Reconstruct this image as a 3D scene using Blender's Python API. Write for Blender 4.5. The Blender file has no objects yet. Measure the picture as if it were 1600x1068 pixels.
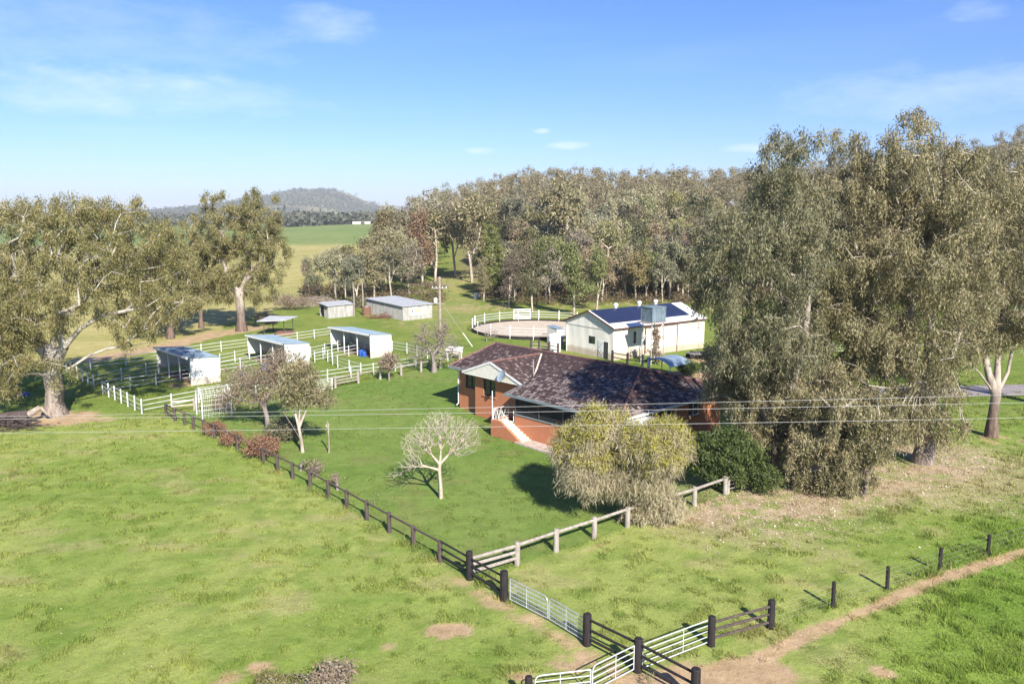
import bpy, math, random
import numpy as np
from mathutils import Vector, Matrix
R = math.radians
rng = np.random.default_rng(7); random.seed(7)
scene = bpy.context.scene
COL = scene.collection

# ------------------------------------------------------------------ camera, sky, sun, exposure
F, HC = 1280.0, 17.0
PITCH = math.atan(203/1280)
cam_d = bpy.data.cameras.new('camera'); cam = bpy.data.objects.new('camera', cam_d); COL.objects.link(cam)
cam.location = (0, 0, HC); cam.rotation_euler = (R(90)-PITCH, 0, 0)
cam_d.sensor_width = 36; cam_d.lens = F/1600*36; cam_d.clip_start = .5; cam_d.clip_end = 60000
scene.camera = cam
SUN_AZ, SUN_EL = R(-69), R(34)
sdir = Vector((math.cos(SUN_AZ)*math.cos(SUN_EL), math.sin(SUN_AZ)*math.cos(SUN_EL), math.sin(SUN_EL)))
sl = bpy.data.lights.new('sun', 'SUN'); sl.energy = 5.0; sl.angle = R(.5); sl.color = (1, .93, .82)
sun = bpy.data.objects.new('sun', sl); COL.objects.link(sun); sun.rotation_euler = sdir.to_track_quat('Z', 'Y').to_euler()
sun.location = (40, -60, 60)
w = bpy.data.worlds.new('World'); scene.world = w; w.use_nodes = True
nt = w.node_tree; nt.nodes.clear()
N = nt.nodes.new; Lk = nt.links.new
sky = N('ShaderNodeTexSky'); sky.sky_type = 'NISHITA'; sky.sun_disc = False
sky.sun_elevation = SUN_EL; sky.sun_rotation = math.atan2(sdir.x, sdir.y)
sky.air_density = 1.0; sky.dust_density = .4; sky.ozone_density = 3.0
tc = N('ShaderNodeTexCoord')
def wmath(op, a, b=None, c=None):
    n = N('ShaderNodeMath'); n.operation = op
    for i, q in enumerate((a, b, c)):
        if q is None: continue
        if isinstance(q, (int, float)): n.inputs[i].default_value = q
        else: Lk(q, n.inputs[i])
    return n.outputs[0]
sep = N('ShaderNodeSeparateXYZ'); Lk(tc.outputs['Generated'], sep.inputs[0])
# thin cirrus: a veil on a plane high above, streaked by noise
zc = wmath('ADD', wmath('MAXIMUM', sep.outputs[2], 0), .06)
cx = wmath('DIVIDE', sep.outputs[0], zc); cy = wmath('DIVIDE', sep.outputs[1], zc)
cmb = N('ShaderNodeCombineXYZ'); Lk(cx, cmb.inputs[0]); Lk(cy, cmb.inputs[1])
mp = N('ShaderNodeMapping'); mp.inputs['Rotation'].default_value = (0, 0, .35); mp.inputs['Scale'].default_value = (.55, .85, 1); mp.inputs['Location'].default_value = (2.1, .4, 0)
Lk(cmb.outputs[0], mp.inputs[0])
n1 = N('ShaderNodeTexNoise'); n1.inputs['Scale'].default_value = .8; n1.inputs['Detail'].default_value = 9; n1.inputs['Roughness'].default_value = .6; n1.inputs['Distortion'].default_value = .9
Lk(mp.outputs[0], n1.inputs['Vector'])
n2 = N('ShaderNodeTexNoise'); n2.inputs['Scale'].default_value = .35; n2.inputs['Detail'].default_value = 2; Lk(cmb.outputs[0], n2.inputs['Vector'])
r1 = N('ShaderNodeMapRange'); r1.inputs[1].default_value = .48; r1.inputs[2].default_value = .85; Lk(n1.outputs[0], r1.inputs[0])
r2 = N('ShaderNodeMapRange'); r2.inputs[1].default_value = .42; r2.inputs[2].default_value = .62; Lk(n2.outputs[0], r2.inputs[0])
veil = wmath('MULTIPLY', wmath('MULTIPLY', r1.outputs[0], r2.outputs[0]), .15)
# the few small puffs of cloud low over the forest and the brighter ones high up (direction x, z, half-sizes)
def puff(dx, dz, rx, rz, amt):
    d = Vector((dx, 1, dz)).normalized()
    a = wmath('DIVIDE', wmath('SUBTRACT', sep.outputs[0], d.x), rx); b = wmath('DIVIDE', wmath('SUBTRACT', sep.outputs[2], d.z), rz)
    q = wmath('ADD', wmath('MULTIPLY', a, a), wmath('MULTIPLY', b, b))
    q = wmath('ADD', q, wmath('MULTIPLY', wmath('SUBTRACT', n3.outputs[0], .5), 3.2))
    f = wmath('MAXIMUM', wmath('SUBTRACT', 1, q), 0)
    g = wmath('GREATER_THAN', sep.outputs[1], 0)
    return wmath('MULTIPLY', wmath('MULTIPLY', f, g), amt)
mp3 = N('ShaderNodeMapping'); mp3.inputs['Scale'].default_value = (1, 1, 3.2); Lk(tc.outputs['Generated'], mp3.inputs[0])
n3 = N('ShaderNodeTexNoise'); n3.inputs['Scale'].default_value = 16; n3.inputs['Detail'].default_value = 6; n3.inputs['Roughness'].default_value = .65; Lk(mp3.outputs[0], n3.inputs['Vector'])
tot = veil
for a in [(-.215, .215, .062, .022, .2), (-.52, .205, .22, .05, .13), (-.04, .072, .022, .005, .45), (.065, .078, .03, .0055, .5), (.035, .095, .012, .004, .5), (.29, .075, .04, .006, .35), (.54, .23, .03, .012, .2), (.5, .14, .16, .03, .2), (-.45, .14, .2, .03, .25)]:
    tot = wmath('ADD', tot, puff(*a))
tot = wmath('MINIMUM', tot, .8)
hsv = N('ShaderNodeHueSaturation'); hsv.inputs['Hue'].default_value = .497; hsv.inputs['Saturation'].default_value = 1.12; hsv.inputs['Value'].default_value = 1; Lk(sky.outputs[0], hsv.inputs['Color'])
mx = N('ShaderNodeMixRGB'); mx.inputs[2].default_value = (6.2, 6.9, 7.8, 1); Lk(tot, mx.inputs[0]); tint = N('ShaderNodeMixRGB'); tint.blend_type = 'MULTIPLY'; tint.inputs[0].default_value = 1; tint.inputs[2].default_value = (.57, .67, 1.03, 1); Lk(hsv.outputs[0], tint.inputs[1]); Lk(tint.outputs[0], mx.inputs[1])
bg = N('ShaderNodeBackground'); bg.inputs['Strength'].default_value = .081; Lk(mx.outputs[0], bg.inputs[0])
wo = N('ShaderNodeOutputWorld'); Lk(bg.outputs[0], wo.inputs[0])
scene.view_settings.view_transform = 'Standard'; scene.view_settings.look = 'None'
scene.view_settings.exposure = 1.06; scene.view_settings.gamma = 1
scene.render.engine = 'CYCLES'

# ------------------------------------------------------------------ placing helpers
def smooth(a, b, x):
    t = np.clip((x-a)/(b-a), 0, 1); return t*t*(3-2*t)
def lat(ix, iy, seed):
    n = (ix.astype(np.int64)*374761393 + iy.astype(np.int64)*668265263 + seed*1442695041) & 0x7fffffff
    n = ((n ^ (n >> 13))*1274126177) & 0x7fffffff
    n = ((n ^ (n >> 16))*668265263) & 0x7fffffff
    return ((n ^ (n >> 15)) & 0xffff)/65535.0
def vnoise(x, y, seed=0):
    x = np.asarray(x, float); y = np.asarray(y, float)
    ix = np.floor(x); iy = np.floor(y); fx = x-ix; fy = y-iy
    fx = fx*fx*(3-2*fx); fy = fy*fy*(3-2*fy)
    a = lat(ix, iy, seed); b = lat(ix+1, iy, seed); c = lat(ix, iy+1, seed); d = lat(ix+1, iy+1, seed)
    return (a*(1-fx)+b*fx)*(1-fy)+(c*(1-fx)+d*fx)*fy
def fbm(x, y, seed=0, oct=4):
    s = 0; a = .5; t = 0
    for i in range(oct):
        s = s + a*vnoise(x*2**i+i*17.3, y*2**i-i*9.1, seed+i); t += a; a *= .55
    return s/t
def H(x, y):
    """ground height"""
    x = np.asarray(x, float); y = np.asarray(y, float)
    yy = np.maximum(y, 1); a = x/yy
    amp = np.interp(a, [-.17, -.10, 0, .15, .3, .45, .62, .9], [0, 8, 18, 20, 20, 26, 38, 40])
    wood = amp*smooth(150, 400, y)*(1-.9*smooth(700, 1400, y))
    knoll = 7.5*np.exp(-((x+95)/130)**2-((y-640)/170)**2)
    bump = (fbm(x/9, y/9, 3)-.5)*.16*smooth(140, 90, y)+(fbm(x/60, y/60, 8)-.5)*3*smooth(260, 600, y)
    return wood+knoll+bump
def G(px, py, z=None):
    """ground point seen at a place of the photograph (or the point at height z)"""
    u = (px-800)/F; v = (534-py)/F
    dy = math.cos(PITCH)+v*math.sin(PITCH); dz = -math.sin(PITCH)+v*math.cos(PITCH)
    zz = z if z is not None else 0.0
    for _ in range(4):
        t = (zz-HC)/dz; p = (u*t, dy*t)
        if z is None: zz = float(H(*p))
    return Vector((p[0], p[1], zz))
def at(px, py, y):
    """point of the sight line px,py at distance y"""
    u = (px-800)/F; v = (534-py)/F
    dy = math.cos(PITCH)+v*math.sin(PITCH); dz = -math.sin(PITCH)+v*math.cos(PITCH)
    t = y/dy; return Vector((u*t, y, HC+dz*t))

# ------------------------------------------------------------------ mesh builder and naming
class MB:
    def __init__(s): s.v = []; s.f = []
    def quad(s, *p):
        n = len(s.v); s.v += [tuple(q) for q in p]; s.f.append(tuple(range(n, n+len(p)))); return s
    def hexa(s, p):     # 8 corners: bottom 4 ccw, top 4 ccw
        n = len(s.v); s.v += [tuple(q) for q in p]
        for f in ((3,2,1,0), (4,5,6,7), (0,1,5,4), (1,2,6,5), (2,3,7,6), (3,0,4,7)): s.f.append(tuple(n+i for i in f))
        return s
    def box(s, x0, x1, y0, y1, z0, z1):
        return s.hexa([(x0,y0,z0),(x1,y0,z0),(x1,y1,z0),(x0,y1,z0),(x0,y0,z1),(x1,y0,z1),(x1,y1,z1),(x0,y1,z1)])
    def beam(s, p, q, wd, ht):
        p = Vector(p); q = Vector(q); d = (q-p).normalized()
        up = Vector((0,0,1)) if abs(d.z) < .95 else Vector((0,1,0))
        a = d.cross(up).normalized()*wd/2; b = a.cross(d).normalized()*ht/2
        return s.hexa([p-a-b, p+a-b, q+a-b, q-a-b, p-a+b, p+a+b, q+a+b, q-a+b])
    def tube(s, p, q, r0, r1=None, n=8, cap=True):
        r1 = r0 if r1 is None else r1
        p = Vector(p); q = Vector(q); d = (q-p).normalized()
        up = Vector((0,0,1)) if abs(d.z) < .95 else Vector((0,1,0))
        a = d.cross(up).normalized(); b = a.cross(d).normalized(); k = len(s.v)
        for c, r in ((p, r0), (q, r1)):
            for i in range(n):
                t = 2*math.pi*i/n; s.v.append(tuple(c+a*r*math.cos(t)+b*r*math.sin(t)))
        for i in range(n): s.f.append((k+i, k+(i+1)%n, k+n+(i+1)%n, k+n+i))
        if cap: s.f.append(tuple(k+i for i in range(n))[::-1]); s.f.append(tuple(k+n+i for i in range(n)))
        return s
    def path(s, pts, r, n=6):
        for a, b in zip(pts, pts[1:]): s.tube(a, b, r, r, n, False)
        return s
    def lathe(s, prof, n=20, c=(0,0,0)):
        k = len(s.v)
        for r, z in prof:
            for i in range(n):
                t = 2*math.pi*i/n; s.v.append((c[0]+r*math.cos(t), c[1]+r*math.sin(t), c[2]+z))
        for j in range(len(prof)-1):
            for i in range(n): s.f.append((k+j*n+i, k+j*n+(i+1)%n, k+(j+1)*n+(i+1)%n, k+(j+1)*n+i))
        s.f.append(tuple(k+i for i in range(n))[::-1]); s.f.append(tuple(k+(len(prof)-1)*n+i for i in range(n)))
        return s
    def slab(s, pts, th):
        """polygon pts (seen from above ccw) given thickness th downwards"""
        n = len(pts); k = len(s.v); s.v += [tuple(p) for p in pts]+[(p[0], p[1], p[2]-th) for p in pts]
        s.f.append(tuple(range(k, k+n))); s.f.append(tuple(range(k+n, k+2*n))[::-1])
        for i in range(n): s.f.append((k+i, k+n+i, k+n+(i+1)%n, k+(i+1)%n))
        return s
    def corr(s, p, q, z0, top, pitch=.2, dep=.03, ops=()):
        """ribbed sheet wall from p to q (2d), top = function of distance; ops = openings (d0,d1,z0,z1)"""
        p = Vector(p); q = Vector(q); L = (q-p).length; d = (q-p)/L; nrm = Vector((d.y, -d.x))
        ds = []; x = 0
        while x < L-1e-4: ds.append((x, 0)); ds.append((min(x+pitch*.55, L), 0)); ds.append((min(x+pitch*.7, L), dep)); ds.append((min(x+pitch*.85, L), dep)); x += pitch
        ds.append((L, 0))
        for (a, ea), (b, eb) in zip(ds, ds[1:]):
            if b-a < 1e-5: continue
            m = (a+b)/2; segs = [(z0, None)]
            for (o0, o1, oz0, oz1) in ops:
                if o0 < m < o1: segs = [(z0, oz0), (oz1, None)]
            A = p+d*a+nrm*ea; B = p+d*b+nrm*eb
            for lo, hi in segs:
                ha = top(a) if hi is None else hi; hb = top(b) if hi is None else hi
                if min(ha, hb) <= lo: continue
                s.quad((A.x, A.y, lo), (B.x, B.y, lo), (B.x, B.y, hb), (A.x, A.y, ha))
        return s
    def build(s, name, mat, parent=None, world=False, sm=False):
        me = bpy.data.meshes.new(name); v = s.v
        if world and parent is not None:
            M = PM[parent.name].inverted(); v = [tuple(M @ Vector(p)) for p in v]
        me.from_pydata(v, [], s.f); me.materials.append(mat)
        if sm: me.shade_smooth()
        o = bpy.data.objects.new(name, me); COL.objects.link(o)
        if parent is not None: o.parent = parent
        return o
PM = {}
def tag(o, label=None, cat=None, group=None, kind=None):
    for k, q in (('label', label), ('category', cat), ('group', group), ('kind', kind)):
        if q: o[k] = q
    return o
def thing(name, loc, rz, label, cat, group=None):
    o = bpy.data.objects.new(name, None); COL.objects.link(o); o.location = loc; o.rotation_euler = (0, 0, rz)
    o.empty_display_size = .3
    PM[o.name] = Matrix.Translation(loc) @ Matrix.Rotation(rz, 4, 'Z')
    return tag(o, label, cat, group)
def dup(root, loc, rz, label=None, group=None, sc=None):
    r = root.copy(); COL.objects.link(r); r.location = loc; r.rotation_euler = (0, 0, rz)
    if sc: r.scale = sc
    if label: r['label'] = label
    if group: r['group'] = group
    for ch in list(root.children):
        c = ch.copy(); COL.objects.link(c); c.parent = r
        for g in ch.children:
            d = g.copy(); COL.objects.link(d); d.parent = c
    return r
def np_mesh(name, V, Fq, mat, parent=None, nv=4):
    me = bpy.data.meshes.new(name); V = np.ascontiguousarray(V, np.float32); Fq = np.ascontiguousarray(Fq, np.int32)
    me.vertices.add(len(V)); me.vertices.foreach_set('co', V.ravel())
    me.loops.add(Fq.size); me.loops.foreach_set('vertex_index', Fq.ravel())
    me.polygons.add(len(Fq)); me.polygons.foreach_set('loop_start', np.arange(0, Fq.size, nv, dtype=np.int32))
    me.update(calc_edges=True); me.validate(); me.materials.append(mat)
    o = bpy.data.objects.new(name, me); COL.objects.link(o)
    if parent is not None: o.parent = parent
    return o

# ------------------------------------------------------------------ materials
class Mt:
    def __init__(s, name, rough=.8, spec=.3, metal=0.0):
        s.m = bpy.data.materials.new(name); s.m.use_nodes = True; s.t = s.m.node_tree
        s.b = s.t.nodes['Principled BSDF']; s.out = s.t.nodes['Material Output']
        s.b.inputs['Roughness'].default_value = rough; s.b.inputs['Specular IOR Level'].default_value = spec; s.b.inputs['Metallic'].default_value = metal
        s.tc = s.n('ShaderNodeTexCoord')
    def n(s, k): return s.t.nodes.new(k)
    def l(s, a, b): s.t.links.new(a, b)
    def noise(s, scale, det=4, rough=.55, src='Object', vec=None, sc=None, dist=0):
        q = s.n('ShaderNodeTexNoise'); q.inputs['Scale'].default_value = scale; q.inputs['Detail'].default_value = det; q.inputs['Roughness'].default_value = rough; q.inputs['Distortion'].default_value = dist
        v = vec or s.tc.outputs[src]
        if sc:
            m = s.n('ShaderNodeMapping'); m.inputs['Scale'].default_value = sc; s.l(v, m.inputs[0]); v = m.outputs[0]
        s.l(v, q.inputs['Vector']); return q.outputs[0]
    def ramp(s, f, stops):
        r = s.n('ShaderNodeValToRGB'); e = r.color_ramp.elements
        while len(e) < len(stops): e.new(.5)
        for i, (p, c) in enumerate(stops):
            e[i].position = p; e[i].color = (*c, 1) if not isinstance(c, (int, float)) else (c, c, c, 1)
        s.l(f, r.inputs[0]); return r.outputs[0]
    def mix(s, f, a, b, mode='MIX'):
        q = s.n('ShaderNodeMixRGB'); q.blend_type = mode
        for i, x in enumerate((f, a, b)):
            if isinstance(x, (int, float)): q.inputs[i].default_value = x if i == 0 else (x, x, x, 1)
            elif isinstance(x, tuple): q.inputs[i].default_value = (*x, 1)
            else: s.l(x, q.inputs[i])
        return q.outputs[0]
    def math(s, op, a, b=None):
        q = s.n('ShaderNodeMath'); q.operation = op
        for i, x in enumerate((a, b)):
            if x is None: continue
            if isinstance(x, (int, float)): q.inputs[i].default_value = x
            else: s.l(x, q.inputs[i])
        return q.outputs[0]
    def col(s, c):
        if isinstance(c, tuple): s.b.inputs['Base Color'].default_value = (*c, 1)
        else: s.l(c, s.b.inputs['Base Color'])
        return s
    def bump(s, h, st=.3, d=.02):
        q = s.n('ShaderNodeBump'); q.inputs['Strength'].default_value = st; q.inputs['Distance'].default_value = d
        s.l(h, q.inputs['Height']); s.l(q.outputs[0], s.b.inputs['Normal']); return s
def sheet(name, c, c2, scale):
    m = Mt(name, .5, .4); n = m.noise(scale, 5, .6, sc=(1, 1, .22)); s_ = m.n('ShaderNodeSeparateXYZ'); m.l(m.tc.outputs['Object'], s_.inputs[0])
    k = m.math('ADD', s_.outputs[2], m.math('MULTIPLY', m.noise(3.0, 5, .7), -1.3)); base = m.ramp(n, [(.3, c2), (.6, c)])
    base = m.mix(m.ramp(m.noise(2.3, 5, .7, sc=(1.6, 1.6, .10)), [(.58, 0.0), (.75, .35)]), base, (.36, .28, .2))
    m.col(m.mix(m.ramp(k, [(0.0, .6), (.28, 0.0)]), base, (.30, .20, .13))); return m.m
def simple(name, c, c2=None, scale=3, rough=.8, spec=.3, metal=0, sc=None, bump=.2, bd=.01):
    m = Mt(name, rough, spec, metal); c2 = c2 or tuple(x*.7 for x in c)
    n = m.noise(scale, 5, .6, sc=sc); m.col(m.ramp(n, [(.3, c2), (.65, c)]))
    if bump: m.bump(n, bump, bd)
    return m.m
M = {}
M['white_paint'] = simple('white_paint', (.78, .78, .77), (.6, .6, .58), 6, .55)
M['rail_paint'] = simple('pale_rail_paint', (.60, .62, .64), (.46, .47, .48), 2, .55)
M['white_sheet'] = sheet('white_sheet_metal', (.76, .77, .77), (.66, .67, .67), .8)
M['cream_sheet'] = sheet('cream_sheet_metal', (.68, .63, .53), (.55, .51, .43), .9)
M['pale_sheet'] = sheet('pale_grey_sheet_metal', (.70, .68, .63), (.54, .53, .49), 1.2)
M['zinc'] = simple('zincalume_roof', (.25, .33, .40), (.17, .235, .30), .9, .45, .4, .1, None, 0)
M['dull_zinc'] = simple('weathered_galvanised_iron', (.50, .52, .54), (.36, .37, .38), 1.6, .6, .3, .05, None, 0)
M['old_iron'] = simple('old_painted_iron', (.40, .41, .40), (.25, .23, .20), 2.5, .7, .3, 0, (1, 1, .3), .1)
M['rust'] = simple('rusty_iron', (.22, .12, .08), (.10, .05, .035), 5, .85)
M['timber_dark'] = simple('weathered_dark_timber', (.105, .08, .075), (.045, .034, .032), 7, .9, .2, 0, (1, 1, .25), .5, .02)
M['timber_black'] = simple('black_creosoted_timber', (.028, .023, .025), (.012, .01, .011), 9, .75, .3, 0, (1, 1, .2), .5, .02)
M['timber_grey'] = simple('silvered_timber', (.37, .335, .295), (.20, .175, .155), 6, .9, .2, 0, (1, 1, .25), .5, .02)
M['timber_pale'] = simple('bleached_dead_wood', (.36, .30, .25), (.20, .16, .13), 5, .9)
M['galv'] = simple('galvanised_pipe', (.55, .57, .60), (.42, .44, .47), 8, .35, .5, .4, None, 0)
M['white_pipe'] = simple('white_pipe', (.50, .52, .54), (.38, .40, .42), 8, .4, .5, 0, None, 0)
M['blue_plastic'] = simple('blue_plastic', (.02, .10, .45), (.015, .07, .3), 4, .4, .5, 0, None, 0)
M['black_rubber'] = simple('black_rubber', (.02, .02, .02), (.01, .01, .01), 4, .7, .3, 0, None, 0)
M['grey_plastic'] = simple('grey_plastic', (.16, .16, .17), (.1, .1, .1), 4, .5, .4, 0, None, 0)
M['steel_dark'] = simple('dark_steel', (.09, .09, .10), (.05, .05, .05), 6, .5, .4, .3, None, 0)
M['dish'] = simple('blue_grey_dish', (.30, .36, .42), (.25, .3, .36), 4, .5)
M['tank_blue'] = simple('weathered_blue_tank', (.20, .27, .33), (.09, .12, .14), 1.8, .5, .4, .2, None, .1)
M['cream_board'] = simple('cream_weatherboard', (.72, .71, .62), (.62, .60, .52), 3, .6)
M['ridge'] = simple('ridge_tile', (.22, .12, .11), (.10, .05, .05), 4, .85)
M['concrete'] = simple('concrete', (.50, .42, .36), (.34, .28, .24), 3, .9)
M['sand'] = simple('arena_sand', (.52, .44, .34), (.42, .35, .27), .8, .95, .1)
M['fascia'] = simple('cream_fascia', (.62, .63, .58), (.5, .51, .47), 3, .6)
M['gutter'] = simple('blue_grey_gutter', (.20, .25, .27), (.14, .18, .2), 3, .5)
M['wire'] = simple('aluminium_wire', (.40, .40, .40), (.32, .32, .32), 3, .5, .5, .1, None, 0)
m = Mt('window_glass', .06, .9); m.col((.018, .026, .03)); M['glass'] = m.m
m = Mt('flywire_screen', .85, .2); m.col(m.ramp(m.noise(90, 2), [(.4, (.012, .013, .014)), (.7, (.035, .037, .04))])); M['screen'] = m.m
# brickwork
def brick(name, vertical_axis):
    m = Mt(name, .88, .2)
    s = m.n('ShaderNodeSeparateXYZ'); m.l(m.tc.outputs['Object'], s.inputs[0])
    c = m.n('ShaderNodeCombineXYZ'); m.l(m.math('ADD', s.outputs[0], s.outputs[1]), c.inputs[0]); m.l(s.outputs[2], c.inputs[1])
    b = m.n('ShaderNodeTexBrick'); b.inputs['Scale'].default_value = 1; b.inputs['Brick Width'].default_value = .24; b.inputs['Row Height'].default_value = .086; b.inputs['Mortar Size'].default_value = .008
    b.inputs['Color1'].default_value = (.47, .18, .095, 1); b.inputs['Color2'].default_value = (.43, .145, .065, 1); b.inputs['Mortar'].default_value = (.40, .24, .16, 1); b.inputs['Bias'].default_value = .1
    m.l(c.outputs[0], b.inputs['Vector'])
    n = m.noise(.9, 5, .6); cc = m.mix(m.math('MULTIPLY', n, .55), b.outputs[0], (.40, .16, .08), 'MIX')
    cc = m.mix(m.ramp(m.noise(7, 5, .7), [(.62, 0.0), (.72, .5)]), cc, (.55, .42, .33))
    m.col(cc); m.bump(b.outputs['Fac'], .3, -.006); return m.m
M['brick'] = brick('red_brick', 2)
# concrete roof tiles with lichen, rows run along x (ax=0) or along y (ax=1)
def tiles(name, ax):
    m = Mt(name, .85, .25)
    s = m.n('ShaderNodeSeparateXYZ'); m.l(m.tc.outputs['Object'], s.inputs[0])
    c = m.n('ShaderNodeCombineXYZ'); m.l(s.outputs[ax], c.inputs[0]); m.l(s.outputs[1-ax], c.inputs[1])
    b = m.n('ShaderNodeTexBrick'); b.inputs['Scale'].default_value = 1; b.inputs['Brick Width'].default_value = .30; b.inputs['Row Height'].default_value = .33; b.inputs['Mortar Size'].default_value = .035; b.inputs['Mortar Smooth'].default_value = .3
    b.inputs['Color1'].default_value = (0, 0, 0, 1); b.inputs['Color2'].default_value = (1, 1, 1, 1); b.inputs['Mortar'].default_value = (.2, .2, .2, 1)
    m.l(c.outputs[0], b.inputs['Vector'])
    base = m.mix(b.outputs[0], (.05, .031, .031), (.092, .058, .054))
    base = m.mix(m.ramp(m.noise(1.3, 4), [(.4, 0.0), (.7, .6)]), base, (.06, .045, .048))
    li = m.noise(3.4, 4, .8, vec=c.outputs[0], sc=(1, 1.6, 1)); big = m.noise(.3, 3)
    # more lichen on the lower, flatter part of the roof
    low = m.math('MULTIPLY', m.math('SUBTRACT', 4.6, s.outputs[2]), .1)
    v = m.math('ADD', m.math('ADD', m.math('ADD', li, m.math('MULTIPLY', m.math('SUBTRACT', b.outputs[0], .5), .30)), m.math('MULTIPLY', big, .2)), low)
    f = m.ramp(v, [(.67, 0.0), (.75, 1.0)])
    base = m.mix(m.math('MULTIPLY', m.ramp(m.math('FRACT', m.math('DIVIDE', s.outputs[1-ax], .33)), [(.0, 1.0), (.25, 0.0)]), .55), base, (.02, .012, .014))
    m.col(m.mix(m.math('MULTIPLY', f, .6), base, m.mix(m.noise(14, 2), (.46, .41, .37), (.30, .265, .25))))
    f2 = m.math('FRACT', m.math('DIVIDE', m.n('ShaderNodeValue').outputs[0], 1))
    row = m.math('FRACT', m.math('DIVIDE', s.outputs[1-ax], .33))
    wave = m.math('SINE', m.math('MULTIPLY', s.outputs[ax], 2*math.pi/.30))
    m.b.inputs['Specular IOR Level'].default_value = .12
    m.bump(m.math('ADD', m.math('MULTIPLY', row, -1.0), m.math('MULTIPLY', wave, .4)), .9, .035); return m.m
M['tiles'] = tiles('lichened_roof_tiles', 0); M['tiles_side'] = tiles('lichened_roof_tiles_side', 1)
m = Mt('solar_cells', .22, .35); b = m.n('ShaderNodeTexBrick'); b.offset = 0; b.inputs['Scale'].default_value = 1; b.inputs['Brick Width'].default_value = .16; b.inputs['Row Height'].default_value = .16; b.inputs['Mortar Size'].default_value = .004
b.inputs['Color1'].default_value = (.012, .016, .045, 1); b.inputs['Color2'].default_value = (.016, .02, .055, 1); b.inputs['Mortar'].default_value = (.07, .08, .12, 1)
m.l(m.tc.outputs['Object'], b.inputs['Vector']); m.col(b.outputs[0]); M['solar'] = m.m
# foliage
def leaf(name, cols, trans=.3, rough=.55, obvar=.0, scale=.35):
    m = Mt(name, rough, .25); g = m.n('ShaderNodeNewGeometry')
    r = m.ramp(g.outputs['Random Per Island'], [(i/(len(cols)-1), c) for i, c in enumerate(cols)])
    n = m.noise(scale, 3, src='Object'); r = m.mix(m.ramp(n, [(.35, .0), (.68, .45)]), r, tuple(x*1.25 for x in cols[-1]))
    if scale == .35 and name.endswith('gum_leaves'): r = m.mix(m.ramp(m.noise(.8, 4, .7, src='Object', dist=.6), [(.54, 0.0), (.68, .38)]), r, (.28, .18, .085))
    if obvar:
        oi = m.n('ShaderNodeObjectInfo'); hs = m.n('ShaderNodeHueSaturation')
        m.l(r, hs.inputs['Color'])
        mr = m.n('ShaderNodeMapRange'); m.l(oi.outputs['Random'], mr.inputs[0]); mr.inputs[3].default_value = .5-obvar*.035; mr.inputs[4].default_value = .5+obvar*.05; m.l(mr.outputs[0], hs.inputs['Hue'])
        f = m.math('FRACT', m.math('MULTIPLY', oi.outputs['Random'], 7.31)); mv = m.n('ShaderNodeMapRange'); m.l(f, mv.inputs[0]); mv.inputs[3].default_value = 1-obvar*.45; mv.inputs[4].default_value = 1+obvar*.5; m.l(mv.outputs[0], hs.inputs['Value'])
        f = m.math('FRACT', m.math('MULTIPLY', oi.outputs['Random'], 13.7)); mv = m.n('ShaderNodeMapRange'); m.l(f, mv.inputs[0]); mv.inputs[3].default_value = 1-obvar*.35; mv.inputs[4].default_value = 1+obvar*.2; m.l(mv.outputs[0], hs.inputs['Saturation'])
        r = hs.outputs[0]
    m.col(r)
    tr = m.n('ShaderNodeBsdfTranslucent'); m.l(r, tr.inputs[0]); ms = m.n('ShaderNodeMixShader'); ms.inputs[0].default_value = trans
    m.l(m.b.outputs[0], ms.inputs[1]); m.l(tr.outputs[0], ms.inputs[2]); m.l(ms.outputs[0], m.out.inputs[0])
    return m.m
M['gum_brown'] = leaf('olive_brown_gum_leaves', [(.055, .065, .024), (.12, .125, .042), (.20, .18, .065), (.34, .30, .14)])
M['gum_grey'] = leaf('grey_green_gum_leaves', [(.052, .058, .024), (.125, .125, .052), (.215, .19, .088), (.41, .36, .225)])
M['gum_dark'] = leaf('dark_green_gum_leaves', [(.035, .048, .024), (.085, .098, .046), (.155, .15, .078), (.30, .28, .18)])
M['forest_leaf'] = leaf('forest_gum_leaves', [(.08, .088, .038), (.14, .14, .065), (.205, .175, .092), (.29, .24, .145)], obvar=1.15)
M['green_leaf'] = leaf('fresh_green_leaves', [(.08, .11, .035), (.13, .16, .05), (.19, .21, .07), (.26, .26, .12)])
M['red_leaf'] = leaf('rusty_dead_leaves', [(.22, .085, .045), (.29, .125, .07), (.26, .15, .10), (.33, .23, .16)])
M['she_oak'] = leaf('she_oak_needles', [(.27, .25, .11), (.36, .325, .18), (.44, .39, .26), (.54, .48, .36)], .45)
M['she_oak_tip'] = leaf('she_oak_tip_needles', [(.22, .22, .03), (.30, .29, .045), (.36, .34, .07), (.40, .36, .12)], .35)
M['bush_leaf'] = leaf('dark_bush_leaves', [(.028, .05, .014), (.045, .075, .02), (.08, .115, .03), (.14, .17, .055)])
M['sparse_leaf'] = leaf('sparse_brown_grey_leaves', [(.15, .13, .085), (.22, .18, .13), (.30, .20, .15), (.33, .28, .20)])
M['scrub_leaf'] = leaf('dry_scrub_leaves', [(.06, .055, .03), (.10, .08, .045), (.15, .10, .06), (.19, .15, .085)])
M['rust_gum'] = leaf('rusty_gum_leaves', [(.13, .08, .045), (.19, .12, .07), (.24, .15, .09), (.28, .20, .13)])
M['conifer'] = leaf('cypress_pine_needles', [(.09, .11, .03), (.13, .155, .04), (.18, .20, .055), (.21, .22, .08)])
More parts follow.
